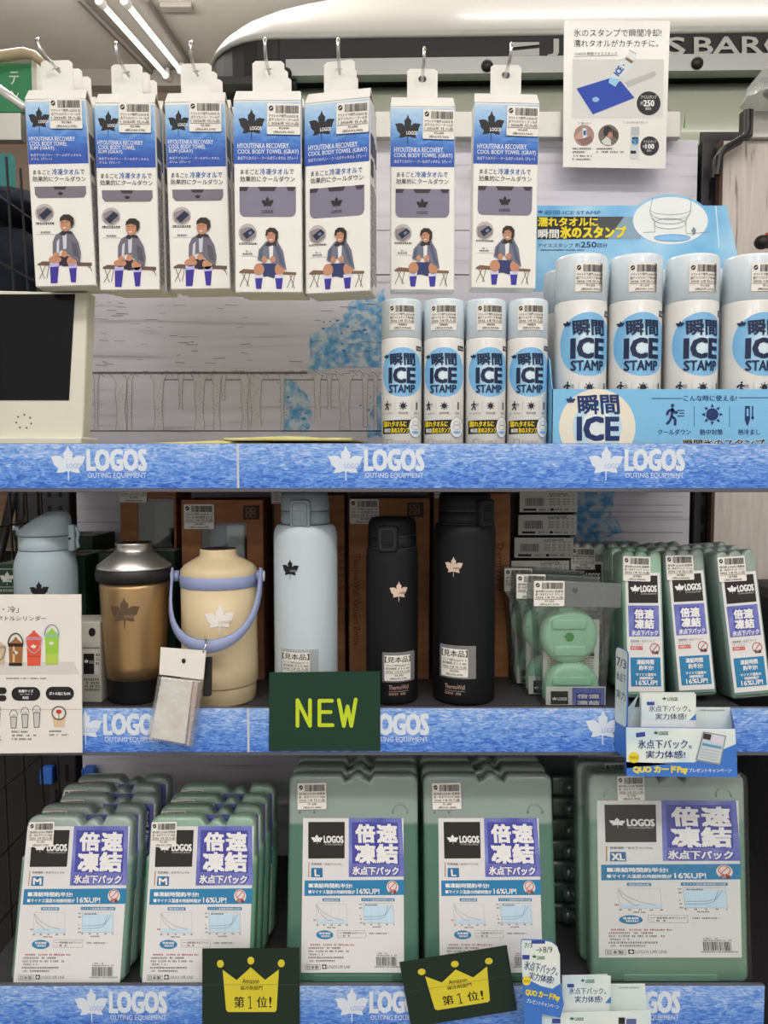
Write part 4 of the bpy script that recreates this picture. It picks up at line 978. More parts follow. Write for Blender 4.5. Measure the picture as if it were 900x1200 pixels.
P = Pr(lambda px, py: ((px-453)*s_, zz_(py)), cylfn(109*s_)); P.leaf(406, 368, 502, 468, '#5b4a38', 1); P.text('LOGOS', 455, 425, 492, 434, '#b09068', 3, .02); P.link('leaf_mark', g, wrap=.004)
# cream bottle cooler with carry handle
c = thing('bottle_cooler', 'cream bottle cooler with lavender carry handle and white leaf', 'bottle cooler', place(257, .075), (0, 0, 0))
M_cream = mat('cream_paint', '#d3c19d', .38, 0, .4); M_lav = mat('lavender_rubber', '#929dc4', .5)
B().m(M_cream, True).lathe([(r*s_, zz_(y)) for r, y in ((112, 724), (117, 718), (121, 650), (121, 646))], 64).link('cup_base', c)
B().m(M_cream, True).lathe([(r*s_, zz_(y)) for r, y in ((121, 666), (126, 660), (125, 600), (123, 480), (124, 343))], 64).link('body', c)
B().m(M_lav, True).lathe([(r*s_, zz_(y)) for r, y in ((122, 346), (127, 342), (127, 308), (123, 304))], 64).link('band', c)
b = B().m(M_cream, True).lathe([(r*s_, zz_(y)) for r, y in ((124, 305), (124, 290), (112, 275), (84, 258), (64, 247), (61, 240), (61, 226), (60, 222.5), (57.5, 222.5))], 64, cap0=False, cap1=False)
b.m(M_black, True).lathe([(58*s_, zz_(222.8)), (.001, zz_(224))], 48, cap0=False); b.link('shoulder', c)
h = B().m(M_lav, True); pts = []
for i in range(25):
    a = PI*i/24; x = -math.cos(a)*139*s_; y_ = 300 + 208*(math.sin(a)**.62) if 0 < i < 24 else 285
    dep = -.012 - (118*s_+.012)*math.sin(a)**.8
    pts.append((x, dep, zz_(y_)))
# strap handle: wide flat bow hanging down in front
R_ = []
for i, p in enumerate(pts):
    a = Vector(pts[max(i-1, 0)]); q = Vector(pts[min(i+1, 24)]); tdir = (q-a).normalized(); n_ = Vector((p[0], p[1], 0)).normalized(); w_ = tdir.cross(n_).normalized()
    hw_ = (.0046 + .0042*max(0, math.sin(PI*i/24))**4); th_ = .0014; R_.append([h.bm.verts.new(Vector(p) + n_*(th_*e+.0025) + w_*hw_*f) for e, f in ((-1, -1), (1, -.9), (1, .9), (-1, 1))])
for a, q in zip(R_, R_[1:]):
    for k in range(4): h._f([a[k], a[(k+1) % 4], q[(k+1) % 4], q[k]])
h._f(R_[0]); h._f(R_[-1])
for sg in (-1, 1): h.slab(rr_poly(-.0065, zz_(320), .0065, zz_(272), .006, 5), -.004, .004, .0015) if False else h.tube([(sg*128*s_, -.006, zz_(312)), (sg*147*s_, -.006, zz_(312))], .0075, 12)
ho = h.link('handle', c)
for sg in (-1, 1): B().m(mat('pivot_white', '#d6dae6', .4), True).tube([(sg*146*s_, -.006, zz_(312)), (sg*153*s_, -.006, zz_(312))], .0072, 16).link('pivot_cap', ho)
P = Pr(lambda px, py: ((px-722)*s_, zz_(py)), cylfn(124.5*s_)); P.leaf(701, 387, 796, 482, '#ece8e2', 1); P.text('LOGOS', 745, 440, 788, 449, '#cbb995', 3, .02); P.link('leaf_mark', c, wrap=.004)
# grey-blue flask with flip lid at the far left
f = thing('flip_lid_flask', 'grey blue flask with tilted flip lid behind the product card', 'flask', place(55, .085), (0, 0, .0))
s2 = .14444*1.035/900; z2 = lambda y: (1815 - y)*s2
M_gb = mat('flask_grey_blue', '#a4b2bb', .5, 0, .4)
B().m(M_gb, True).lathe([(r*s2, z2(y)) for r, y in ((225, 1815), (240, 1800), (244, 760), (240, 715), (228, 668), (212, 625), (205, 605))], 56).link('body', f)
b = B().m(M_seam, True); b.lathe([(200*s2, z2(608)), (200*s2, z2(596))], 48); b.m(M_gb, True).lathe([(203*s2, z2(600)), (205*s2, z2(592)), (205*s2, z2(490))], 48)
b.m(M_seam, True).lathe([(201*s2, z2(491)), (201*s2, z2(483))], 48); b.link('lid_ring', f)
b = B().m(M_gb, True)
b.loft([(0, 0, z2(484), 205*s2, 205*s2), (2*s2, 0, z2(470), 207*s2, 205*s2), (10*s2, 0, z2(430), 196*s2, 190*s2), (40*s2, 0, z2(385), 165*s2, 160*s2), (75*s2, 0, z2(335), 128*s2, 125*s2), (105*s2, 0, z2(298), 80*s2, 85*s2), (118*s2, 0, z2(284), 40*s2, 45*s2)], 48)
b.tube([(-180*s2, -.008, z2(440)), (-214*s2, -.010, z2(452))], .0062, 14)
fl = b.link('flip_lid', f)
B().m(M_black, True).ball((-206*s2, -.0165, z2(452)), .0026, .0012, .0026).link('strap_hole', fl)
b = B().m(M_gb); b.slab(rr_poly(188*s2, z2(615), 246*s2, z2(400), .003), -.006, .006, .002); b.tube([(252*s2, 0, z2(420)), (268*s2, 0, z2(480)), (256*s2, 0, z2(530)), (266*s2, 0, z2(590))], .0022, 8); b.link('latch', f)
B().m(M_black, True).ball((212*s2, -.0062, z2(512)), .0016).link('latch_pin', f)
P = Pr(lambda px, py: ((px-382)*s2, z2(py)), cylfn(243*s2)); P.leaf(355, 828, 500, 985, '#17181b', 1); P.link('leaf_mark', f, wrap=.004)
# ------------------------------------------------------------------ brown cartons behind the flasks
M_kraft = ramp_mat('kraft_board', [(0.3, '#93623f'), (0.7, '#a8744f')], (25, 25, 60), 4, rough=.75); M_kraft_d = mat('kraft_ink', '#3a221c', .7)
KY = .165
def kraft(px0, px1, vtop, label, win=None, stick=None, stamp=None, vert=None, side=None, yoff=0):
    Y = KY + yoff; a, b_ = at(px0, 700, Y).x, at(px1, 700, Y).x; top = at(450, vtop, Y).z - zM; w = b_-a
    t = thing('brown_carton', label, 'carton', ((a+b_)/2, Y, zM+.0002), (0, 0, 0), 'brown flask cartons')
    lp = lambda u, v: (at(u, v, Y).x - (a+b_)/2, at(u, v, Y).z - zM)
    b = B().m(M_kraft); d = .092
    if win:
        x0, z1 = lp(win[0], win[1]); x1, z0 = lp(win[2], win[3]); h = w/2
        b.box(-h, 0, 0, x0, .002, top); b.box(x1, 0, 0, h, .002, top); b.box(x0, 0, z1, x1, .002, top); b.box(x0, 0, 0, x1, .002, z0)
        b.box(-h, .002, 0, -h+.002, d, top); b.box(h-.002, .002, 0, h, d, top); b.box(-h+.002, d-.002, 0, h-.002, d, top); b.box(-h+.002, .002, top-.002, h-.002, d, top); b.box(-h+.002, .002, 0, h-.002, d, .002)
        b.link('body', t)
        r_ = min(w*.40, (x1-x0)*.62); k = B().m(win[4], True); k.lathe([(r_, .003), (r_, z0 + (z1-z0)*.35), (r_*.8, z0 + (z1-z0)*.5), (r_*.78, z0+(z1-z0)*.93), (r_*.5, z0+(z1-z0)*.97)], 32, cx=(x0+x1)/2, cy=.004+r_)
        if len(win) > 5:
            k.m(win[5]); k.slab(rr_poly(x1-.031, z0+(z1-z0)*.30, x1-.004, z1-.003, .004), .003, .012, .003)
        k.link('packed_flask', t)
        B().m(film('window_film', .10, rough=.05)).quad((x0, .0012, z0), (x1, .0012, z0), (x1, .0012, z1), (x0, .0012, z1)); 
        q = B().m(film('window_film')); q.quad((x0, .0012, z0), (x1, .0012, z0), (x1, .0012, z1), (x0, .0012, z1)); q.link('window', t)
    else:
        b.box(-w/2, 0, 0, w/2, d, top, .001, 1); b.link('body', t)
    P = Pr(lp)
    if stamp:
        P.rect(*stamp, M_kraft_d, 1); x0, y0, x1, y1 = stamp; mx, my = (x0+x1)/2, (y0+y1)/2; q = '#8a6a58'
        for cx, cy in ((0, 0), (1, 0), (0, 1), (1, 1)): P.frame(x0+3.4+cx*6.2, y0+3+cy*6.2, x0+8+cx*6.2, y0+7.4+cy*6.2, 1.0, q, 2)
    for vt in (vert or []):
        x, y0, y1, tx = vt; P.text(tx, x-(y1-y0)/2, (y0+y1)/2-4, x+(y1-y0)/2, (y0+y1)/2+4, '#5a3526', 1, .0, 0, PI/2)
    if P.v: P.link('front_print', t)
    if stick:
        x, z = lp(stick[0], stick[3]); x1, z1 = lp(stick[2], stick[1])
        sticker(t, x, z, x1-x, -.001, 'flask', ('アウトドア専門 LOGOS サーモ', 'ウォール 真空断熱 ボトル', '2026 1/8 仕入品'), '¥4,980', '(税込¥5,478)', h=z1-z)
    return t
kd, kl = mat('packed_dark', '#2b2f33', .4), mat('packed_grey', '#8b9aa0', .4)
kraft(143, 208, 574, 'brown carton behind the gold cooler with a dark flask in its window', (161, 585, 205, 690, kd, kd), (141, 560, 172, 589), yoff=.04)
kraft(214, 309, 586, 'brown carton behind the cream cooler with a grey flask in its window', (236, 613, 290, 690, kl, mat('packed_cup', '#a9b4b6', .35)), (216, 591, 251, 620), (285, 592.5, 304, 609))
kraft(322, 404, 580, 'brown carton standing behind the tall pale blue flask', None, (318, 572, 330, 590), None, [(400, 640, 692, '真空断熱ボトル')], yoff=.02)
kraft(409, 503, 584, 'brown carton behind the short black flask with label and square stamp', None, (410, 585, 444, 614), (477, 589, 496, 606), [(418, 650, 757, 'ThermoWall Vacuum Bottle')])
kraft(508, 597, 578, 'brown carton behind the tallest black flask', None, (509, 573, 526, 584), None, [(586, 635, 692, 'ThermoWall')], yoff=.012)
# ------------------------------------------------------------------ dark green cartons at left
M_grn = mat('carton_green', '#1f4030', .5); M_grnd = mat('carton_green_side', '#15241c', .55)
def green(px0, px1, vtop, Y, d, label, leaf=None, tops=()):
    a, b_ = at(px0, 700, Y).x, at(px1, 700, Y).x; top = at(450, vtop, Y).z - zM; w = b_-a
    t = thing('green_carton', label, 'carton', ((a+b_)/2, Y, zM+.0002), (0, 0, 0), 'dark green cartons')
    lp = lambda u, v: (at(u, v, Y).x - (a+b_)/2, at(u, v, Y).z - zM)
    B().m(M_grn).box(-w/2, 0, 0, w/2, d, top, .001, 1).link('body', t)
    if leaf:
        P = Pr(lp); P.leaf(*leaf, '#d9ddd6', 1, '#1f4030')
        P.line([(px0+2, 667), (px1-1, 667)], .9, '#b9c2b4', 1); P.line([(px0+2, 688), (px1-1, 688)], .7, '#b9c2b4', 1); P.greek(px0+4, 690.5, px1-3, 693.5, '#b9c2b4', 1); P.link('front_print', t)
    P = Pr(lambda x, y: (x, y), fn=lambda x, y, o: (x, y, top+o))
    for fx0, fx1, fy0, fy1 in tops:
        P.rect(-w/2+fx0*w, fy0*d, -w/2+fx1*w, fy1*d, '#b9bcb6', 1); mx = -w/2+(fx0+fx1)/2*w
        P.ell(mx-w*.06, (fy0+fy1)/2*d, w*.055, d*.11, '#3a3d3c', 2, 16); P.ell(mx+w*.06, (fy0+fy1)/2*d, w*.055, d*.11, '#3a3d3c', 2, 16); P.rect(mx-w*.1, fy0*d+.003, mx+w*.1, fy0*d+.007, '#55585a', 2)
    if P.v: P.link('top_print', t)
    return t
green(-4, 21, 661, .115, .10, 'dark green carton with white leaf at the left edge behind the flip lid flask', (0, 669.5, 17, 686), ((.72, .98, .25, .8),))
green(24, 100, 652, .13, .09, 'dark green carton right behind the grey blue flip lid flask', None, ((.62, .98, .1, .9),))
green(44, 110, 629, .235, .10, 'rear dark green carton at left with two disc picture on its lid', None, ((.70, .98, .05, .8),))
green(116, 205, 647, .148, .055, 'dark green carton with pale lid label behind the gold cooler', None, ((.05, .42, .15, .85), (.55, .98, .15, .85)))
# small white carton between the product card and the gold cooler
Y = .055; a, b_ = at(78, 780, Y).x, at(118, 780, Y).x; top = at(100, 729, Y).z - zM
t = thing('white_carton', 'small white carton with black square label left of the gold cooler', 'carton', ((a+b_)/2, Y, zM+.0002), (0, 0, 0))
w = b_-a; B().m(mat('carton_grey_white', '#b7b6ae', .5)).box(-w/2, 0, 0, w/2, .05, top, .001, 1).link('body', t)
lp = lambda u, v: (at(u, v, Y).x - (a+b_)/2, at(u, v, Y).z - zM)
P = Pr(lp); P.rect(79, 759, 117.5, 760, '#6f6f6a', 1); P.ell(108, 741, 4, 5, '#1b1b1d', 1); P.rect(84, 760.5, 116, 791, '#cfcdc4', 1); P.rect(98, 766, 110.5, 790, '#1e1e20', 2); P.leaf(99, 772, 104, 778, '#ddd', 3); P.text('LOGOS', 104.5, 774, 110, 777.5, '#ddd', 3)
for k in range(3): P.greek(112.5, 766+k*5, 116, 769+k*5, '#555', 2)
for k in range(4): P.greek(99, 795+k*4, 117, 797.5+k*4, '#555', 1)
P.link('front_print', t)
# product card at the left edge
CY = -.010
pc = thing('product_card', 'white product card with little coloured coolers at the left edge', 'card', (0, 0, 0))
cm = planemap(0, 690, .16667, CY, (0, 0, 0))
B().m(M_white).prism([cm(-260, 42), cm(570, 40), cm(578, 1152), cm(-260, 1160)], CY, CY+.002).link('sheet', pc)
P = Pr(cm, y0=CY); K = '#3a3836'
P.text('「保温・冷」', -140, 122, 132, 166, K, 1, .004); P.text('ボトルシリンダー', -20, 190, 328, 224, K, 1, .004)
P.poly([(-250, 518), (520, 512), (560, 600), (-250, 605)], '#d3d1cc', 0)
def mini(x0, y0, x1, y1, c1, c2, hc, up):
    w = x1-x0; P.poly([(x0, y0+w*.3), (x0+w*.35, y0), (x1-w*.35, y0), (x1, y0+w*.3), (x1-w*.06, y1), (x0+w*.06, y1)], c1, 2); P.rect(x0-w*.02, y0+w*.28, x1+w*.02, y0+w*.5, c2, 3); P.rect(x0+w*.4, y0-w*.14, x1-w*.4, y0+2, c1, 2)
    P.leaf(x0+w*.28, y0+w*.75, x0+w*.68, y0+w*1.12, '#ece6dc', 3)
    P.ring((x0+x1)/2, y0+w*.35, w*.52, w*.78 if up else w*1.0, w*.08, hc, 4, 0 if up else 180, 180 if up else 360)
mini(-62, 370, 38, 530, '#cfb795', '#a79a92', '#8d8a88', False); mini(62, 355, 162, 538, '#9c6b40', '#2e2320', '#26221f', True); P.rect(66, 520, 158, 540, '#2a2422', 4); P.rect(92, 398, 106, 515, '#e0c09a', 3)
mini(188, 308, 292, 540, '#dd5a44', '#c58b95', '#c79aa4', False); mini(318, 292, 414, 530, '#9ccb4a', '#93c3a0', '#9298b4', True); P.rect(328, 455, 408, 530, '#b5cf55', 3); P.rect(198, 470, 286, 474, '#b3402f', 4)
P.greek(45, 625, 330, 634, '#777', 1)
for x0, x1, y0, y1 in ((-120, 48, 692, 740), (-120, 46, 747, 790), (82, 284, 690, 786), (322, 522, 688, 782)): P.rrect(x0, y0, x1, y1, min((y1-y0)/2-1, 46), '#232325', 1)
P.text('各種サイズ', 132, 708, 236, 728, '#eee', 2, .03); P.greek(136, 736, 228, 744, '#ddd', 2); P.text('対応', 160, 754, 204, 774, '#eee', 2, .03); P.text('ボトル缶にもOK', 348, 724, 498, 746, '#eee', 2, .03)
P.rect(-250, 845, 575, 849, '#bcbab5', 1)
for x0, y0, x1, y1 in ((-45, 850, 5, 975), (72, 880, 122, 978), (152, 862, 202, 975), (234, 850, 284, 972)):
    P.poly([(x0+4, y0+20), (x0+16, y0), (x1-16, y0), (x1-4, y0+20), (x1-8, y1), (x0+8, y1)], '#c9c8c4', 1); P.line([(x0+2, y0+20), (x0+8, y1), (x1-8, y1), (x1-2, y0+20), (x0+2, y0+20)], 4, '#444', 2); P.ring((x0+x1)/2, y0+12, 28, 42, 4, '#555', 2, 0, 180)
P.poly([(372, 890), (460, 890), (455, 972), (380, 972)], '#d9bfa0', 1); P.ring(416, 872, 48, 46, 7, '#444', 3, 0, 360); P.ell(416, 872, 40, 38, '#e6e2da', 2); P.ell(416, 862, 20, 15, '#c9402c', 4); P.line([(416, 876), (416, 920)], 5, '#7a6a50', 4)
for k in range(3): P.greek(84, 998+k*26, (196, 256, 222)[k], 1010+k*26, '#555', 1)
for k in range(2): P.greek(346, 995+k*26, (432, 484)[k], 1006+k*26, '#555', 1)
for k in range(2): P.greek(-80, 1030+k*26, 6, 1042+k*26, '#555', 1)
P.link('card_print', pc)
# small sachet hung from the cream cooler, with its black tag
SY_ = -.020
sa = thing('sample_sachet', 'clear sachet with white folded pouch hung from the cream cooler handle', 'sachet', (0, 0, 0))
sm_ = planemap(170, 740, .125, SY_, (0, 0, 0)); pk = lambda pts: [sm_(*p) for p in pts]
hdp = [(146, 148), (572, 182), (545, 452), (132, 402)]
B().m(M_white).prism(pk(hdp), SY_, SY_+.0012).link('header', sa)
B().m(M_black, True).ball((sm_(362, 276)[0], SY_, sm_(362, 276)[1]), .0026, .0012, .0032).link('punch_hole', sa)
b = B().m(ramp_mat('pouch_white', [(0.3, '#dfdcd8'), (0.7, '#f0eeea')], (60, 60, 60), 3, rough=.5, bump=1.0)); b.slab(pk([(150, 430), (445, 470), (372, 1060), (40, 1000)]), SY_+.001, SY_+.006, .002); b.m(mat('pouch_pink', '#c9b2ad', .6)); b.slab(pk([(450, 480), (500, 485), (412, 1070), (385, 1064)]), SY_+.001, SY_+.005, .0015); b.link('folded_pouch', sa)
b = B().m(film('sachet_film', .22, rough=.08, haze=.06, wrinkle=1.2)); b.slab(pk([(118, 420), (545, 462), (448, 1088), (12, 1012)]), SY_-.0015, SY_+.0085, .003); b.link('clear_bag', sa)
b = B().m(M_chrome, True); b.tube([Vector((sm_(x, y)[0], SY_+o, sm_(x, y)[1])) for x, y, o in ((545, 200, 0), (565, 130, .004), (555, 95, .010), (530, 85, .022), (505, 100, .03))], .0012, 6); b.link('loop', sa)
B().m(mat('tag_black', '#17191b', .4)).slab(pk([(550, 262), (612, 258), (606, 618), (590, 632), (520, 632)]), SY_+.010, SY_+.013, .001).link('black_tag', sa)
# NEW card
NY = -.0065
nc = thing('new_card', 'dark green card with yellow NEW lettering on the middle shelf rail', 'card', (0, 0, 0))
nm_ = planemap(290, 560, .36667, NY, (0, 0, 0))
B().m(mat('card_green', '#10382a', .3)).prism([nm_(70, 622), nm_(424, 618), nm_(425, 872), nm_(68, 872)], NY, NY+.0012).link('sheet', nc)
P = Pr(nm_, y0=NY); yl = '#c3d62c'
for pts in ([(160, 792), (160, 710), (200, 792), (200, 710)], [(270, 712), (230, 712), (230, 790), (272, 790)], [(230, 748), (266, 748)], [(292, 710), (308, 792), (320, 730), (332, 792), (346, 708)]):
    P.line(pts, 12, yl, 1)
    for x, y in pts: P.ell(x, y, 6, 6, yl, 2, 12)
P.link('lettering', nc)
# ------------------------------------------------------------------ ice packs
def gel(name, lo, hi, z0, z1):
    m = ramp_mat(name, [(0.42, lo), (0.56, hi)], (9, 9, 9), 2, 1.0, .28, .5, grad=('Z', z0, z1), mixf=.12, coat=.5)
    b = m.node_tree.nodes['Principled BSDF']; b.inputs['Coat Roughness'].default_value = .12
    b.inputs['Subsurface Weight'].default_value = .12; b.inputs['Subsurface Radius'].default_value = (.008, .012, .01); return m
WH = '#e9e9e9'
def pack_label(P, size):
    """traced from a front label; P maps crop pixels"""
    k = '#2c2a2a'; te = '#2f7fae'
    P.poly([(100, 75), (815, 65), (755, 1160), (20, 1160)], '#dcdcdd', 0)
    M_v = ramp_mat('label_violet', [(0.3, '#4f56a8'), (0.55, '#747bc2'), (0.8, '#a3a8da')], (22, 22, 22), 3, 1.0, .4, .4)
    P.poly([(425, 70), (802, 65), (798, 486), (400, 492)], M_v, 1)
    P.poly([(444, 98), (772, 96), (766, 396), (430, 398)], '#4e50a4', 2)
    for ch, x0, y0, x1, y1 in (('倍', 472, 115, 602, 242), ('速', 624, 112, 760, 242), ('凍', 460, 258, 598, 390), ('結', 612, 256, 756, 388)):
        P.text(ch, x0-4, y0-4, x1+4, y1+4, '#3f3d9e', 3, .09); P.text(ch, x0, y0, x1, y1, WH, 4, .055)
    P.text('氷点下パック', 425, 412, 762, 480, '#3f3d9e', 3, .09, .1); P.text('氷点下パック', 430, 416, 757, 475, WH, 4, .04, .1)
    P.poly([(135, 102), (395, 98), (378, 360), (119, 364)], '#2a2726', 1)
    P.leaf(148, 190, 232, 260, WH, 3); P.text('LOGOS', 240, 200, 376, 248, WH, 3, .05); P.text('OUTING EQUIPMENT', 240, 254, 372, 268, '#c9c9c9', 3)
    P.poly([(119, 390), (125, 390), (118, 496), (111, 496)], '#b9842f', 1); P.text('倍速凍結・氷点下パック' + size, 138, 393, 358, 411, k, 1, .008)
    P.poly([(137, 430), (217, 430), (214, 496), (131, 496)], '#2f6f9e', 1)
    wS = {'M': (148, 202), 'L': (160, 192), 'XL': (142, 206)}[size]; P.text(size, wS[0], 441, wS[1], 486, WH, 3, .05)
    P.poly([(84, 520), (796, 508), (788, 616), (76, 628)], te, 1)
    P.text('■凍結時間約半分!', 112, 538, 420, 570, WH, 2, .035); P.text('■マイナス温度の持続時間が', 108, 585, 436, 611, WH, 2, .03); P.text('16%UP!', 452, 574, 612, 610, WH, 2, .03)
    P.ell(708, 562, 42, 46, '#e2d9d6', 2); P.ring(708, 552, 30, 30, 5, '#c0443a', 3); P.line([(690, 572), (726, 532)], 5, '#c0443a', 3); P.text('抗菌', 684, 584, 734, 606, '#8a2f2a', 3, .04)
    P.rect(204, 644, 328, 666, te, 1); P.text('凍結速度比較', 212, 648, 320, 662, WH, 2, .02); P.rect(480, 640, 718, 662, te, 1); P.text('マイナス温度維持時間の比較', 488, 644, 710, 658, WH, 2, .02)
    P.frame(155, 682, 370, 820, 1.6, '#9fb0bd', 1); P.rect(155, 790, 370, 820, '#c5d9e8', 1)
    P.line([(158, 690), (175, 745), (235, 800), (260, 795)], 2.4, '#7a8a98', 2); P.line([(160, 690), (200, 740), (260, 775), (340, 795)], 2.4, '#7a8a98', 2)
    P.rect(490, 690, 705, 815, '#c3dcec', 1); P.frame(490, 676, 705, 815, 1.6, '#8fa5b5', 2); P.line([(494, 770), (600, 768), (650, 755), (690, 690)], 2.4, '#6a87a0', 3); P.line([(494, 788), (600, 786), (640, 770), (668, 690)], 2.2, '#6a87a0', 3)
    for x in (210, 262, 316): P.line([(x, 682), (x, 820)], .8, '#b7c2cb', 1)
    for x in (545, 598, 650): P.line([(x, 690), (x, 815)], .8, '#a5bdd0', 2)
    for x in (150, 198, 250, 305, 360): P.greek(x, 826, x+14, 836, '#555', 1)
    for x in (485, 535, 590, 645, 692): P.greek(x, 820, x+14, 830, '#555', 1)
    for y in range(680, 815, 26): P.greek(462, y, 480, y+9, '#555', 1)
    P.greek(130, 792, 150, 802, '#c0443a', 1); P.greek(222, 843, 285, 852, '#555', 1); P.greek(550, 838, 610, 847, '#555', 1); P.greek(505, 683, 590, 693, '#4a6a86', 2)
    P.ell(205, 899, 61, 31, te, 1); P.text('倍速凍結', 165, 880, 246, 896, WH, 2, .03); P.greek(170, 902, 242, 914, WH, 2)
    P.frame(295, 868, 496, 918, 1.8, '#888', 1); P.line([(303, 886), (330, 886)], 2, '#444', 1); P.text('倍速凍結 氷点下パック', 336, 878, 486, 893, k, 1, .01); P.line([(303, 906), (330, 906)], 2, '#8aa', 1); P.greek(336, 900, 385, 911, k, 1); P.greek(512, 882, 660, 893, '#777', 1)
    P.greek(72, 962, 412, 974, '#b5554a', 1)
    for i, (x0, x1) in enumerate(((84, 310), (84, 372), (90, 200), (80, 340), (78, 266))): P.greek(x0-i, 984+i*22, x1, 996+i*22, '#666', 1)
    P.frame(56, 1106, 160, 1140, 2.2, '#333', 1); P.text('日本製', 66, 1111, 150, 1135, k, 1, .02); P.rect(174, 1104, 204, 1134, '#2a2a2a', 1); P.rect(185, 1109, 193, 1129, WH, 2); P.rect(179, 1115, 199, 1123, WH, 2)
    P.text('LOGOS LIFE LINE', 210, 1110, 372, 1130, '#555', 1); P.greek(565, 1022, 640, 1030, '#555', 1); P.greek(565, 1036, 710, 1044, '#555', 1)
    P.bars(562, 1050, 712, 1112, '#3a3a3a', 1, 26, 9); P.greek(545, 1116, 740, 1124, '#555', 1)
LQ = ((100, 75), (815, 65), (755, 1160), (20, 1160))
def arc(cx, cz, r, a0, a1, n=5): return [(cx + r*math.cos(math.radians(a0 + (a1-a0)*i/n)), cz + r*math.sin(math.radians(a0 + (a1-a0)*i/n))) for i in range(n+1)]
def pack_outline(W, H, kind):
    h = W/2; r = .011; p = arc(-h+r, r, r, 180, 270) + arc(h-r, r, r, 270, 360)
    if kind == 'M':
        p += [(h, H*.74), (h-.003, H*.755)]
        p += arc(h-.003-.014, H-.014, .014, 0, 90) + [(W*.24, H)] + [(W*.20, H-.012)]
        p += arc(W*.115, H-.013, W*.062, 20, 160, 6) + [(W*.03, H-.012), (-W*.02, H-.002)]
        p += [(-W*.06, H)] + arc(-h+.003+.014, H-.014, .014, 90, 180) + [(-h+.003, H*.755), (-h, H*.74)]
    else:
        cx = W*.03
        p += arc(h-r, H-r, r, 0, 90) + [(cx+.022, H), (cx+.016, H-.009)] + arc(cx, H-.009, .0105, 20, 160, 6) + [(cx-.016, H-.009), (cx-.022, H)] + arc(-h+r, H-r, r, 90, 180)
    return p
def make_pack(W, H, d, size, gm, lw, lz0, lz1, st, bag=False):
    t = thing('ice_pack', 'x', 'ice pack', (0, 0, 0)); t['depth'] = d
    b = B().m(gm, True); b.slab(pack_outline(W, H, 'M' if size == 'M' else 'L'), 0, d, .006, 4)
    b.link('body', t)
    if size != 'M':                                         # moulded recess marks
        for sx in (-1, 1): B().m(gm, True).tube([Vector((x, -.0003, z)) for x, z in arc(sx*W*.36, H*(.815 if size == 'L' else .90), .010, -10, 190, 8)], .0012, 6).link('moulded_ring', t)
        b = B().m(gm, False); b.slab(rr_poly(-W*.30, H*.012, W*.30, H*.045, .003), -.0012, .004, .001)
        b.link('moulded_foot', t)
    P = Pr(quadmap(*LQ, lw, (lz1-lz0)*H, lz0*H), y0=-.0004); pack_label(P, size); P.link('front_label', t)
    if bag:
        b = B().m(film('shrink_film', .06, '#fafcfc', .06, .01, .4), True)
        b.slab(rr_poly(-W/2-.004, -.0005 + .0012, W/2+.004, H+.004, .012), -.0028, d+.002, .004); b.link('shrink_wrap', t)
    sx, sz, sw, sh = st
    sticker(t, sx, sz, sw, -.0013, 'pack', ('保冷剤 LOGOS 倍速凍', '結・氷点下パック 2000', '2026 1/8 仕入品'), {'M': '¥1,180', 'L': '¥1,680', 'XL': '¥1,798'}[size], {'M': '(税込¥1,298)', 'L': '(税込¥1,848)', 'XL': '(税込¥1,978)'}[size], h=sh, rot=-.02)
    return t
def stack(src, n, px, vb, Y0, lean, dstep, labels, grp, jit, first_use=True, fan=0.0):
    base = at(px, vb, Y0)
    for i in range(n):
        loc = (base.x + jit[i % len(jit)], Y0 + i*dstep, zL + .0008 + src['depth']*math.sin(math.radians(lean))); rot = (-math.radians(lean - fan*i), 0, 0)
        if first_use and i == 0: src.location = loc; src.rotation_euler = rot; src['label'] = labels[0]; src['group'] = grp
        else: dup(src, loc, rot, labels[i], grp)
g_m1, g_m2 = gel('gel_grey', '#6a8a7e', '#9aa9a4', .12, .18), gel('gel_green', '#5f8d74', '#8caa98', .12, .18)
om = lambda s: ['medium ice pack, frontmost of the %s stack on the bottom shelf' % s] + ['medium ice pack %s behind the front one in the %s bottom stack' % (w, s) for w in ('directly', 'second', 'third', 'last')]
mp_ = make_pack(.149, .206, .027, 'M', g_m1, .138, .008, .935, (-.066, .1665, .034, .0315))
stack(mp_, 5, 78, 1153, .007, 15.5, .0345, om('leftmost'), 'medium ice packs', (0, .003, .014, .004, .012))
mp2 = make_pack(.149, .206, .027, 'M', g_m2, .138, .008, .935, (-.068, .1665, .034, .0315))
stack(mp2, 4, 229, 1153, .007, 15.5, .0345, ['medium ice pack, frontmost of the second stack behind the upright crown sign'] + om('second')[1:3] + ['medium ice pack last behind the front one in the second bottom stack'], 'medium ice packs', (0, .003, .007, .012))
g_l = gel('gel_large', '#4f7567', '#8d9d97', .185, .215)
lp1 = make_pack(.1735, .263, .026, 'L', g_l, .134, .055, .785, (-.0745, .2175, .0385, .034))
ol = lambda s: ['large ice pack, frontmost of the %s large stack on the bottom shelf' % s, 'large ice pack directly behind the front one of the %s large stack' % s, 'large ice pack last behind the front one of the %s large stack' % s]
stack(lp1, 3, 413, 1150, .010, 11.5, .034, ol('left'), 'large ice packs', (0, .001, .003))
stack(lp1, 3, 576, 1150, .010, 11.5, .034, ol('right'), 'large ice packs', (0, -.001, -.004), first_use=False)
g_x = gel('gel_extra', '#70917f', '#98a49e', .19, .23)
xp = make_pack(.205, .268, .030, 'XL', g_x, .186, .125, .875, (-.066, .2345, .0355, .032), True)
b0 = at(786, 1150, .012); xp.location = (b0.x, .012, zL+.0055); xp.rotation_euler = (-math.radians(6), 0, 0); xp['label'] = 'extra large ice pack in shrink film at the right of the bottom shelf'
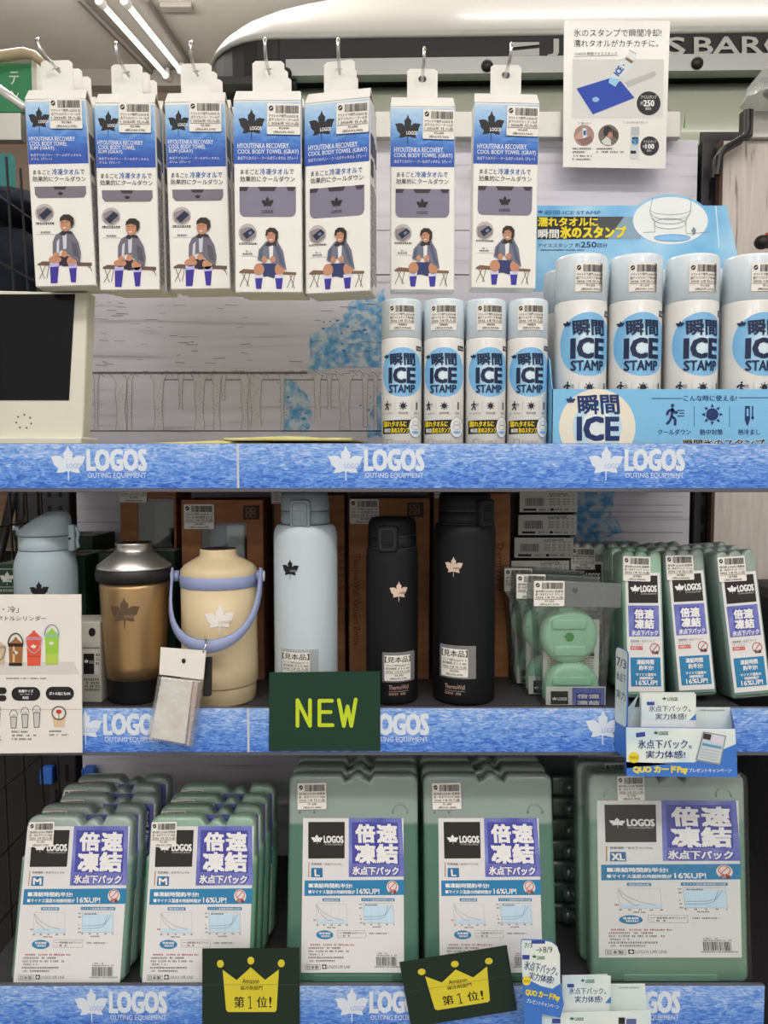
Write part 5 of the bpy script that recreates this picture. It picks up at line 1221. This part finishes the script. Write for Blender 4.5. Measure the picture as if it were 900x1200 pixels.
dup(xp, (b0.x-.004, .056, zL+.0055), (-math.radians(6), 0, 0), 'extra large ice pack hidden behind the front extra large one')
xp['group'] = 'extra large ice packs'
# packs lying flat in the gap, with knobs towards the front
g_d = gel('gel_dark', '#34433f', '#4a5a56', -.2, .2)
b = B().m(g_d, True); b.slab(rr_poly(-.032, 0, .032, .031, .008), 0, .16, .006); lpk = b.link('ice_pack')
lpk['category'] = 'ice pack'
B().m(g_d, True).tube([(-.004, .004, .0155), (-.004, -.012, .0155)], .0095, 14).link('filler_cap', lpk)
for i, w in enumerate(('bottom', 'second', 'third', 'fourth', 'fifth', 'sixth', 'topmost')):
    loc = (at(669, 1000, .15).x, .15, zL + .0005 + i*.0322); lab = 'dark ice pack lying flat between the large packs, %s of its pile' % w
    if i == 0: lpk.location = loc; tag(lpk, lab, 'ice pack', 'ice packs lying flat')
    else: dup(lpk, loc, (0, 0, .03*math.sin(i*2)), lab, 'ice packs lying flat')
# ------------------------------------------------------------------ slim packs on the middle shelf
def slim_label(P):
    P.rect(0, 0, 100, 330, '#dededd', 0); M_v = ramp_mat('label_violet', [], ()) if False else _M['label_violet']
    P.rect(8, 8, 92, 85, '#2a2726', 1); P.leaf(13, 33, 42, 58, WH, 2); P.text('LOGOS', 43, 36, 88, 54, WH, 2, .05); P.text('OUTING EQUIPMENT', 43, 57, 88, 62, '#ccc', 2)
    P.rect(6, 92, 93, 178, M_v, 1); P.rect(21, 100, 79, 160, '#4e50a4', 2)
    for ch, x0, y0 in (('倍', 24, 103), ('速', 52, 103), ('凍', 24, 131), ('結', 52, 131)): P.text(ch, x0, y0, x0+25, y0+25, WH, 3, .055)
    P.text('氷点下パック', 14, 161, 88, 175, WH, 3, .03, .1)
    P.text('倍速凍結・氷点下パック', 10, 187, 78, 195, '#555', 1); P.text('コンパクト', 10, 197, 46, 203, '#555', 1); P.rect(9, 205, 44, 215, '#cf4a40', 1); P.text('長時間タイプ', 11, 207, 42, 213, WH, 2, .02)
    P.ring(78, 211, 13, 13, 2.4, '#b5463c', 1); P.line([(70, 220), (86, 202)], 2.4, '#b5463c', 1); P.text('抗菌', 70, 218, 88, 227, '#5a2a26', 2, .03)
    P.rect(8, 236, 93, 316, '#2f7fae', 1)
    for tx, x0, x1, y0, y1 in (('凍結時間', 26, 74, 242, 255), ('約半分!', 32, 72, 258, 271), ('マイナス温度の', 22, 80, 279, 287), ('持続時間が', 32, 72, 289, 297), ('16%UP!', 22, 82, 299, 312)): P.text(tx, x0, y0, x1, y1, WH, 2, .035)
SW, SH, SD = .0545, .196, .046
def make_slim(gm):
    t = thing('slim_ice_pack', 'x', 'ice pack', (0, 0, 0)); h = SW/2
    top = [(h - SW*i/36, SH - .007 + .0058*abs(math.cos(PI*1.5*(i/36)*2/1.0*.5*2/2 + 0))) for i in range(37)]
    top = [(h - SW*i/36, SH - .008 + .008*math.sqrt(max(0, abs(math.sin(PI*3*i/36))))) for i in range(37)]
    out = [(-h, 0), (h, 0)] + top[0:]
    b = B().m(gm, True); b.slab([(-h, .004), (-h+.004, 0), (h-.004, 0), (h, .004)] + [(x*(1 if abs(x) < h-.002 else .99), z) for x, z in top], 0, SD, .005, 3); b.link('body', t)
    P = Pr(rectmap(0, 0, 100, 330, SW*.86, SH*.80, SH*.045), y0=-.0004); slim_label(P); P.link('front_label', t)
    sticker(t, -h*.98, SH*.79, .0365, -.0014, 'slim', ('保冷剤 LOGOS 倍速凍', '結・氷点下パック スリム', '2026 1/8 仕入品'), '¥780', '(税込¥858)', h=.033, rot=.03)
    return t
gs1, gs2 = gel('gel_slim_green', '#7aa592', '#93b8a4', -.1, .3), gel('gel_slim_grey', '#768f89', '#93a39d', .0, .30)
sa_, sb_ = make_slim(gs1), make_slim(gs2)
rows = [((757, .050), 8.5, 0.0, 0, 'leftmost', sa_), ((817, .050), 9.5, -3.0, 4, 'middle', sb_), ((882, .045), 7.5, -5.0, 10, 'rightmost', sb_)]
used_ = set()
for (px, Y), lean, roll, yaw_, nm, src in rows:
    c0 = at(px, 829, Y)
    for i in range(2 if nm == 'leftmost' else 3):
        loc = (c0.x + i*(.0 if nm == 'leftmost' else .004), Y + i*(SD+.004), zM + .0005 + SD*math.sin(math.radians(lean)) + (0 if roll == 0 else .0016 if roll > -4 else .0026))
        rot = (-math.radians(lean), math.radians(roll), math.radians(-yaw_*.0))
        lab = ('slim ice pack, frontmost of the %s row on the middle shelf' % nm) if i == 0 else 'slim ice pack %s behind the front one of the %s slim row' % (('directly', 'last')[i-1], nm)
        s_i = sb_ if (i > 0 and nm == 'leftmost') else src
        if id(src) not in used_ and i == 0: src.location = loc; src.rotation_euler = rot; src['label'] = lab; src['group'] = 'slim ice packs'; used_.add(id(src))
        else: dup(src if i == 0 else (sa_ if (nm == 'leftmost') else sb_), loc, rot, lab, 'slim ice packs')
for px, Y, nm in ((690, .200, 'grey slim ice pack standing further back, left of the green slim pack'), (733, .205, 'grey slim ice pack standing at the back, half hidden by the green slim pack')):
    c0 = at(px, 760, Y); dup(sb_, (c0.x, Y, zM+.0038), (-math.radians(4), 0, 0), nm, 'slim ice packs')
# ------------------------------------------------------------------ round packs in clear bags
g_r = gel('gel_round', '#79b896', '#a3d6b6', -.3, .1)
def make_round(Y):
    t = thing('bagged_round_pack', 'x', 'ice pack', (0, 0, 0)); o = at(668, 832, Y); ox, oz = o.x, zM
    mp = lambda px, py: (lambda p: (p.x-ox, p.z-oz))(at(600+px*.15556, 690+py*.15556, Y))
    cx, cz = mp(438, 362); R = mp(652, 362)[0]-cx; c2x, c2z = mp(455, 770)
    b = B().m(g_r, True)
    disc = lambda cx, cz: [(cx + R*math.copysign(abs(math.cos(2*PI*k/48))**.95, math.cos(2*PI*k/48)), cz + R*math.copysign(abs(math.sin(2*PI*k/48))**.95, math.sin(2*PI*k/48))) for k in range(48)]
    b.slab(disc(cx, cz), -.002, .024, .010, 4); b.slab([(x, max(z, .0125 if abs(x-c2x) < R else z)) if False else (x, max(z, .0022)) for x, z in disc(c2x, c2z)], -.002, .024, .010, 4); b.link('body', t)
    n = B().m(g_r, True); x0, z1 = mp(385, 570); x1, z0 = mp(515, 620); n.box(x0, .003, z0-.003, x1, .019, z1+.004, .002)
    x0, z1 = mp(352, 140); x1, z0 = mp(475, 190); n.box(x0, .002, z0, x1, .02, z1, .003); n.link('neck', t)
    p = B().m(g_r, True)
    for q in ((295, 230, 560, 305), (315, 430, 555, 505)):
        x0, z1 = mp(q[0], q[1]); x1, z0 = mp(q[2], q[3]); p.slab(rr_poly(x0, z0, x1, z1, .004), -.0042, .002, .0016)
    x0, z1 = mp(300, 660); x1, z0 = mp(600, 725); p.slab(rr_poly(x0, z0, x1, z1, .004), -.0042, .002, .0016)
    p.link('raised_panel', t)
    P = Pr(mp, y0=-.0022); P.ell(430, 362, 34, 34, '#2f9a3c', 1, 24); P.poly([(380, 358), (440, 335), (440, 385)], '#2f9a3c', 2); P.link('leaf_stamp', t)
    lc = B().m(M_white); x0, z1 = mp(248, 728); x1, z0 = mp(690, 915); lc.box(x0, -.0075, max(z0, .001), x1, -.0065, z1); x0, z1 = mp(600, 262); x1, z0 = mp(690, 900); lc.box(x0, .026, .001, x1, .027, z1)
    x0, z1 = mp(265, 500); lc.box(x0, .026, .001, mp(610, 0)[0], .027, z1); lc.link('label_card', t)
    P = Pr(mp, y0=-.0076); P.rect(282, 760, 412, 858, '#232323', 1); P.leaf(290, 800, 330, 832, WH, 2); P.text('LOGOS', 334, 806, 402, 828, WH, 2, .04); P.rect(442, 735, 684, 862, _M['label_violet'], 1); P.rect(470, 772, 656, 862, '#4e50a4', 2)
    for ch, x0, y0 in (('倍', 480, 782), ('速', 566, 782), ('凍', 480, 830), ('結', 566, 830)): P.text(ch, x0, y0, x0+78, y0+30, WH, 3, .055)
    P.link('label_print', t)
    P = Pr(mp, y0=.0258); P.rect(560, 520, 660, 545, '#2a2726', 1)
    for k in range(6): P.greek(606, 440+k*22, 660, 452+k*22, '#666', 1)
    for k in range(5): P.greek(300, 560+k*18, 380, 570+k*18, '#888', 1); P.greek(560, 560+k*18, 655, 570+k*18, '#888', 1)
    P.link('back_print', t)
    mb = lambda px, py: (lambda p: (p.x-ox, p.z-oz))(at(600+px*.17778, 570+py*.17778, Y))
    f = B().m(film('pouch_film', .13, '#e6eaea', .10, .02, 1.0), True)
    zb = .0015; xl, xr = mp(225, 0)[0], mp(705, 0)[0]
    f.slab([(xl, zb), (xr, zb)] + [mb(*q) for q in ((650, 830), (690, 800), (705, 640), (130, 605), (120, 790), (150, 830))], -.0095, .030, .004, 3)
    f.link('clear_bag', t)
    h = B().m(film('header_film', .14, '#c4c8c8', .15, .10)); h.prism([mb(*q) for q in ((132, 606), (706, 634), (700, 790), (128, 778))], -.0105, -.0098)
    h.link('header_strip', t)
    q = mb(402, 675); B().m(mat('hole_grey', '#55585a', .5), True).ball((q[0], -.0107, q[1]), .0036, .0006, .0036).link('hang_hole', t)
    x, z = mb(132, 780); x1, z1 = mb(333, 616)
    sticker(t, x, z, x1-x, -.0112, 'round', ('保冷剤 LOGOS 倍速凍', '結・氷点下パック ラウンド', '2026 1/8 仕入品'), '¥1,250', '(税込¥1,375)', h=z1-z)
    return t, (ox, Y, oz)
rp, o_ = make_round(.048)
rp.location = (o_[0], .048, zM+.0003); rp['label'] = 'green round ice pack in a clear bag, frontmost of the bagged ones'; rp['group'] = 'bagged round ice packs'
for k, (dx, dy, w) in enumerate(((-.014, .045, 'directly behind the front bag'), (-.022, .092, 'last in the row of bags'))): dup(rp, (o_[0]+dx, .048+dy, zM+.0003+.0012*(k+1)), (-.03*(k+1), 0, -.02*k), 'green round ice pack in a clear bag, %s' % w, 'bagged round ice packs')
# flat packs with white end labels piled behind the bags
b = B().m(mat('wrapped_dark', '#2b3331', .3, 0, .5, .5), True); b.slab(rr_poly(-.046, 0, .046, .034, .005), 0, .085, .004); pk_ = b.link('boxed_ice_pack')
P = Pr(lambda px, py: (px, py)); P.rect(-.0435, .0025, .0450, .0330, '#d2d2cc', 1); P.bars(-.035, .012, -.006, .024, '#444', 2, 20, 4)
P.rect(-.038, .0045, -.018, .008, '#2a2a2c', 2); P.greek(-.014, .0048, .0, .0075, '#444', 2); P.rect(.004, .0045, .009, .0085, '#222', 2); P.greek(.011, .005, .04, .0078, '#555', 2)
for z in (.013, .017, .021, .026): P.greek(.002, z, .040, z+.0022, '#666', 2)
P.text('LOGOS', .002, .0315, .03, .0285, '#444', 2, .03); P.link('end_label', pk_)
ys = .19
nfl = 8
for i in range(nfl):
    dx = (.0, .004, -.002, .0, -.007, -.001, .005, .007)[i]; loc = (at(641, 620, ys).x + dx, ys + .004*i, zM + .0003 + i*.0345)
    lab = 'wrapped flat pack with white end label behind the bags, %s of its pile' % ('bottom', 'second', 'third', 'fourth', 'fifth', 'third from top', 'second from top', 'topmost')[i]
    if i == 0: pk_.location = loc; tag(pk_, lab, 'ice pack', 'flat packs with white end labels')
    else: dup(pk_, loc, (0, .02*math.sin(i*1.3)*0, .05*math.sin(i*2.1)), lab, 'flat packs with white end labels')
# ------------------------------------------------------------------ crown signs and campaign stands
def crown(label, quad, Y):
    t = thing('crown_sign', label, 'sign', (0, 0, 0), group='crown rank signs')
    A = lambda u, v: (lambda p: (p.x, p.z))(at(u, v, Y))
    B().m(mat('sign_dark_green', '#10291f', .3)).prism([A(*p) for p in quad], Y, Y+.0012).link('sheet', t)
    (x0, y0), (x1, y1), (x2, y2), (x3, y3) = quad
    def m(px, py):
        u = (px-18)/294.; v = (py-28)/212.
        X = (x0*(1-u)+x1*u)*(1-v) + (x3*(1-u)+x2*u)*v; Yv = (y0*(1-u)+y1*u)*(1-v) + (y3*(1-u)+y2*u)*v
        return A(X, Yv)
    P = Pr(m, y0=Y); ye = '#d8cb38'; K = '#232319'
    P.poly([(80, 84), (122, 112), (165, 78), (208, 112), (250, 84), (243, 192), (238, 198), (96, 198), (90, 192)], ye, 1)
    for x, y in ((73, 68), (165, 60), (257, 68)): P.ell(x, y, 10.5, 10.5, ye, 1, 20)
    P.text('Amazon', 140, 108, 190, 121, K, 2, .01); P.text('保冷剤部門', 133, 127, 200, 139, K, 2, .01); P.text('第', 115, 156, 145, 186, K, 2, .02); P.line([(156, 161), (163.5, 155), (163.5, 187)], 2.6, K, 2); P.line([(158, 187), (169, 187)], 2.2, K, 3); P.text('位', 184, 156, 214, 186, K, 2, .02); P.text('!', 221, 157, 227, 186, K, 2, .02)
    P.line([(18, 124), (312, 124)], .7, '#5d6a4a', 3)
    P.link('crown_print', t); return t
crown('dark green sign with yellow crown standing upright on the bottom rail', [(237, 1112), (351, 1111), (351, 1204), (237, 1204)], -.008)
crown('tilted dark green sign with yellow crown on the bottom rail', [(468, 1128), (594, 1108), (606, 1184), (482, 1204)], -.010)
def lab_set(P, sh, sc=1.0, dark='#2a3470'):
    pass
M_sky = ramp_mat('campaign_sky', [(0.35, '#b9d6e6'), (0.55, '#d9e6e6'), (0.75, '#e6ece6')], (16, 16, 16), 3, 1.0, .35, .4)
M_blu = mat('campaign_blue', '#3f77cc', .35)
def packet(P, x0, y0, x1, y1, l=1):
    W_, H_ = x1-x0, y1-y0; X = lambda u: x0+u*W_; Yq = lambda v: y0+v*H_; nv = '#32407c'
    P.rect(x0, y0, x1, y1, M_sky, l); P.leaf(X(.38), Yq(.10), X(.46), Yq(.26), '#2f6e58', l+1); P.text('LOGOS', X(.48), Yq(.13), X(.66), Yq(.26), '#2f6e58', l+1, .03)
    P.rect(X(.10), Yq(.30), X(.24), Yq(.43), '#3a4a9c', l+1); P.text('氷点下パック。', X(.14), Yq(.44), X(.9), Yq(.68), nv, l+1, .01); P.text('実力体感!', X(.26), Yq(.74), X(.82), Yq(.98), nv, l+1, .015); P.poly([(x1-W_*.12, y1), (x1, y1-H_*.25), (x1, y1)], '#4a7cc4', l+1)
def campaign(label, FX, FY, flag):
    t = thing('campaign_stand', label, 'leaflet stand', (0, 0, 0), group='ice pack campaign stands'); return t
# upper stand on the middle rail
Y = -.034; nv = '#32407c'
t = campaign('blue and white campaign stand with leaflets on the middle shelf rail', 0, 0, None)
fm = planemap(720, 800, .16667, Y, (0, 0, 0)); bk = planemap(720, 800, .16667, Y+.026, (0, 0, 0))
q = [fm(*p) for p in ((80, 312), (850, 322), (865, 665), (85, 658))]; qb = [bk(*p) for p in ((95, 175), (815, 175), (850, 600), (90, 600))]
b = B().m(M_blu); b.prism(q, Y, Y+.0012); vs = [b.bm.verts.new((q[i][0], Y+.0006, q[i][1])) for i in (0, 3)] + [b.bm.verts.new((qb[i][0]-.004, Y+.026, qb[i][1])) for i in (3, 0)]; b._f(vs)
vs = [b.bm.verts.new((q[i][0], Y+.0006, q[i][1])) for i in (1, 2)] + [b.bm.verts.new((qb[i][0], Y+.026, qb[i][1])) for i in (2, 1)]; b._f(vs)
vs = [b.bm.verts.new((q[i][0], Y+.0006, q[i][1])) for i in (3, 2)] + [b.bm.verts.new((qb[i][0], Y+.026, qb[i][1])) for i in (2, 3)]; b._f(vs); b.link('tray', t)
b = B().m(mat('campaign_pale', '#dde8e6', .4)).prism(qb, Y+.026, Y+.0272); b.link('back_card', t)
P = Pr(bk, y0=Y+.0258); P.text('ご自由にお取りください', 250, 278, 510, 300, '#667', 1); P.greek(600, 188, 790, 197, '#8aa', 1); P.poly([(170, 80), (95, 300), (95, 175)], M_sky, 1); P.link('back_print', t)
P = Pr(fm, y0=Y)
P.poly([(82, 314), (848, 324), (862, 560), (84, 560)], M_sky, 0); P.poly([(84, 556), (200, 560), (400, 566), (560, 560), (760, 470), (855, 430), (864, 664), (86, 657)], M_blu, 1); P.poly([(84, 556), (200, 552), (430, 566), (86, 600)], '#e3ebe8', 1)
P.leaf(274, 336, 306, 368, '#2f6e58', 2); P.text('LOGOS', 310, 342, 376, 366, '#2f6e58', 2, .03); P.poly([(150, 352), (214, 344), (216, 376), (152, 384)], '#3a4a9c', 2)
P.text('氷点下パック。', 165, 398, 540, 462, nv, 3, .015); P.text('実力体感!', 220, 476, 495, 530, nv, 3, .02)
P.ell(135, 525, 38, 38, '#e6d236', 3); P.text('今だけ', 108, 514, 164, 536, '#7a5a20', 4, .02)
P.text('QUO カードPay', 132, 584, 512, 640, '#e6e09a', 3, .07); P.text('QUO カードPay', 134, 586, 510, 636, '#e3d648', 4, .035); P.text('プレゼントキャンペーン', 522, 600, 820, 630, '#e3ebf3', 3, .02)
P.poly([(622, 340), (786, 372), (742, 578), (568, 545)], '#8a979c', 3); P.poly([(630, 350), (776, 378), (736, 565), (580, 537)], '#c4cfd4', 4); P.poly([(626, 352), (680, 362), (670, 402), (620, 392)], '#3a3536', 5); P.poly([(690, 360), (770, 376), (758, 430), (680, 414)], '#d9d3e3', 5); P.poly([(616, 420), (752, 448), (748, 464), (612, 438)], '#5a9ac4', 5)
for k in range(4): P.line([(606-k*4, 460+k*20), (734-k*4, 486+k*20)], 2.4, '#8f9aa0', 5)
P.link('front_print', t)
for i, (dx, dy, w) in enumerate(((0, 0, 'front'), (-10, -10, 'rear'))):
    pm_ = planemap(720, 800, .16667, Y+.008+.006*i, (0, 0, 0)); x0, y0, x1, y1 = 188+dx, 78+dy, 572+dx, 262
    lo = B().m(mat('leaflet_white', '#dfe6e6', .4)).prism([pm_(x0, y0), pm_(x1, y0), pm_(x1, 600), pm_(x0, 600)], Y+.008+.006*i, Y+.0088+.006*i).link('leaflet')
    tag(lo, '%s leaflet standing in the campaign stand on the middle rail' % w, 'leaflet', 'campaign leaflets')
    P = Pr(pm_, y0=Y+.0079+.006*i); packet(P, x0, y0, x1, y1); P.link('leaflet_print', lo)
# side flag of the upper stand, turned away
fl = B().m(M_blu); fa = at(721, 832, -.008); fb = at(735, 832, -.034)
zt0 = at(727, 760, -.02).z; zt1 = at(727, 884, -.02).z
pf = rr_poly(0, zt1, .030, zt0, .006)
fz = lambda u, z, o: (fa.x + (fb.x-fa.x)*u/.03 - o, fa.y + (fb.y-fa.y)*u/.03, z)
v0 = [fl.bm.verts.new(fz(u, z, 0)) for u, z in pf]; v1 = [fl.bm.verts.new(fz(u, z, -.001)) for u, z in pf]
fl._f(v0); fl._f(v1[::-1])
for i in range(len(pf)): fl._f([v0[i], v0[(i+1) % len(pf)], v1[(i+1) % len(pf)], v1[i]])
fl.link('side_flag', t)
P = Pr(lambda x, y: (x, y), fn=lambda u, z, o: fz(u, z, o+.0001)); P.poly(rr_poly(.0004, zt1+.038, .0296, zt0-.0004, .006), M_sky, 1)
hh = zt0 - zt1
P.text('7/3-8/9', .004, zt0-.012, .026, zt0-.018, '#556', 2) if False else None
for k, z in enumerate((.012, .030, .052)): P.text(('7/3', '氷点下', '実力')[k], .003, zt0-z, .027, zt0-z-.011, nv, 2, .01)
P.link('flag_print', t)
# lower stand on the bottom rail
Y = -.038
t = campaign('blue and white campaign stand with tall flag on the bottom rail', 0, 0, None)
fm = planemap(600, 1090, .18889, Y, (0, 0, 0)); bk = planemap(600, 1090, .18889, Y+.024, (0, 0, 0))
fq = [fm(*p) for p in ((180, 520), (860, 500), (870, 760), (180, 770))]
B().m(mat('campaign_pale', '#dde8e6')).prism(fq, Y, Y+.0012).link('tray', t)
qb = [bk(*p) for p in ((300, 340), (825, 335), (850, 700), (300, 700))]; B().m(mat('campaign_pale', '#dde8e6')).prism(qb, Y+.024, Y+.0252).link('back_card', t)
P = Pr(bk, y0=Y+.0238); P.text('ご自由にお取りください', 330, 474, 566, 494, '#667', 1); P.greek(650, 350, 800, 358, '#8aa', 1); P.link('back_print', t)
P = Pr(fm, y0=Y); P.poly([(184, 524), (858, 504), (866, 750), (184, 760)], M_sky, 0); P.leaf(356, 534, 386, 560, '#2f6e58', 2); P.text('LOGOS', 390, 540, 442, 558, '#2f6e58', 2, .03); P.rect(248, 548, 300, 576, '#3a4a9c', 2); P.text('氷点下パック。', 250, 600, 600, 655, nv, 2, .015); P.rect(660, 540, 700, 580, '#2a2a2c', 2); P.rect(708, 548, 770, 590, '#5a6a9c', 2); P.poly([(184, 690), (866, 690), (866, 750), (184, 760)], M_blu, 1)
P.link('front_print', t)
gm_ = planemap(600, 1090, .18889, Y-.004, (0, 0, 0))
fo = [(55, 75), (62, 58), (200, 62), (245, 72), (280, 100), (298, 150), (300, 330), (322, 460), (300, 545), (185, 520), (185, 770), (85, 770), (62, 250)]
B().m(M_blu).prism([gm_(*p) for p in fo], Y-.004, Y-.0028).link('flag', t)
P = Pr(gm_, y0=Y-.004); P.poly([(57, 76), (63, 60), (200, 64), (245, 74), (279, 101), (296, 150), (299, 330), (250, 362), (180, 345), (110, 310), (66, 290), (62, 250)], M_sky, 1)
P.text('7/3', 76, 78, 125, 108, '#555', 2, .01); P.text('→8/9', 150, 100, 250, 138, '#555', 2, .01); P.rect(120, 62, 205, 82, '#3a4a9c', 2); P.leaf(124, 148, 152, 176, '#2f6e58', 2); P.text('LOGOS', 156, 160, 202, 180, '#2f6e58', 2, .03); P.rect(64, 152, 108, 180, '#3a4a9c', 2)
P.text('氷点下パック。', 76, 206, 286, 262, nv, 2, .015, 0, .20); P.text('実力体感!', 104, 270, 258, 318, nv, 2, .02, 0, .20); P.ell(90, 312, 26, 28, '#e6d236', 3); P.text('今だけ', 72, 304, 108, 322, '#7a5a20', 4)
P.text('QUO カードPay', 82, 378, 296, 424, '#e3d648', 3, .045, 0, .18); P.text('プレゼントキャンペーン', 88, 440, 292, 468, '#e3ebf3', 3, .02, 0, .20); P.link('flag_print', t)
pm_ = planemap(600, 1090, .18889, Y+.010, (0, 0, 0))
lo = B().m(mat('leaflet_white', '#dfe6e6')).prism([pm_(310, 282), pm_(592, 275), pm_(615, 690), pm_(310, 690)], Y+.010, Y+.0108).link('leaflet'); tag(lo, 'leaflet standing in the campaign stand on the bottom rail', 'leaflet', 'campaign leaflets')
P = Pr(pm_, y0=Y+.0099); packet(P, 312, 280, 612, 450); P.link('leaflet_print', lo)
# blue clips hanging on the back of the bottom bay
for px, lab in ((55, 'blue plastic clip at the back of the bottom bay, the left one'), (104, 'blue plastic clip at the back of the bottom bay, the right one')):
    a, c = at(px-6, 913, .34), at(px+6, 901, .34); b = B().m(mat('clip_blue', '#2f6fd0', .4)); b.box(a.x, .34, a.z-.01, c.x, .3545, c.z+.002, .002); b.box(a.x-.006, .345, a.z-.012, a.x-.002, .3545, c.z-.004, .001)
    tag(b.link('plastic_clip'), lab, 'clip', 'blue clips')
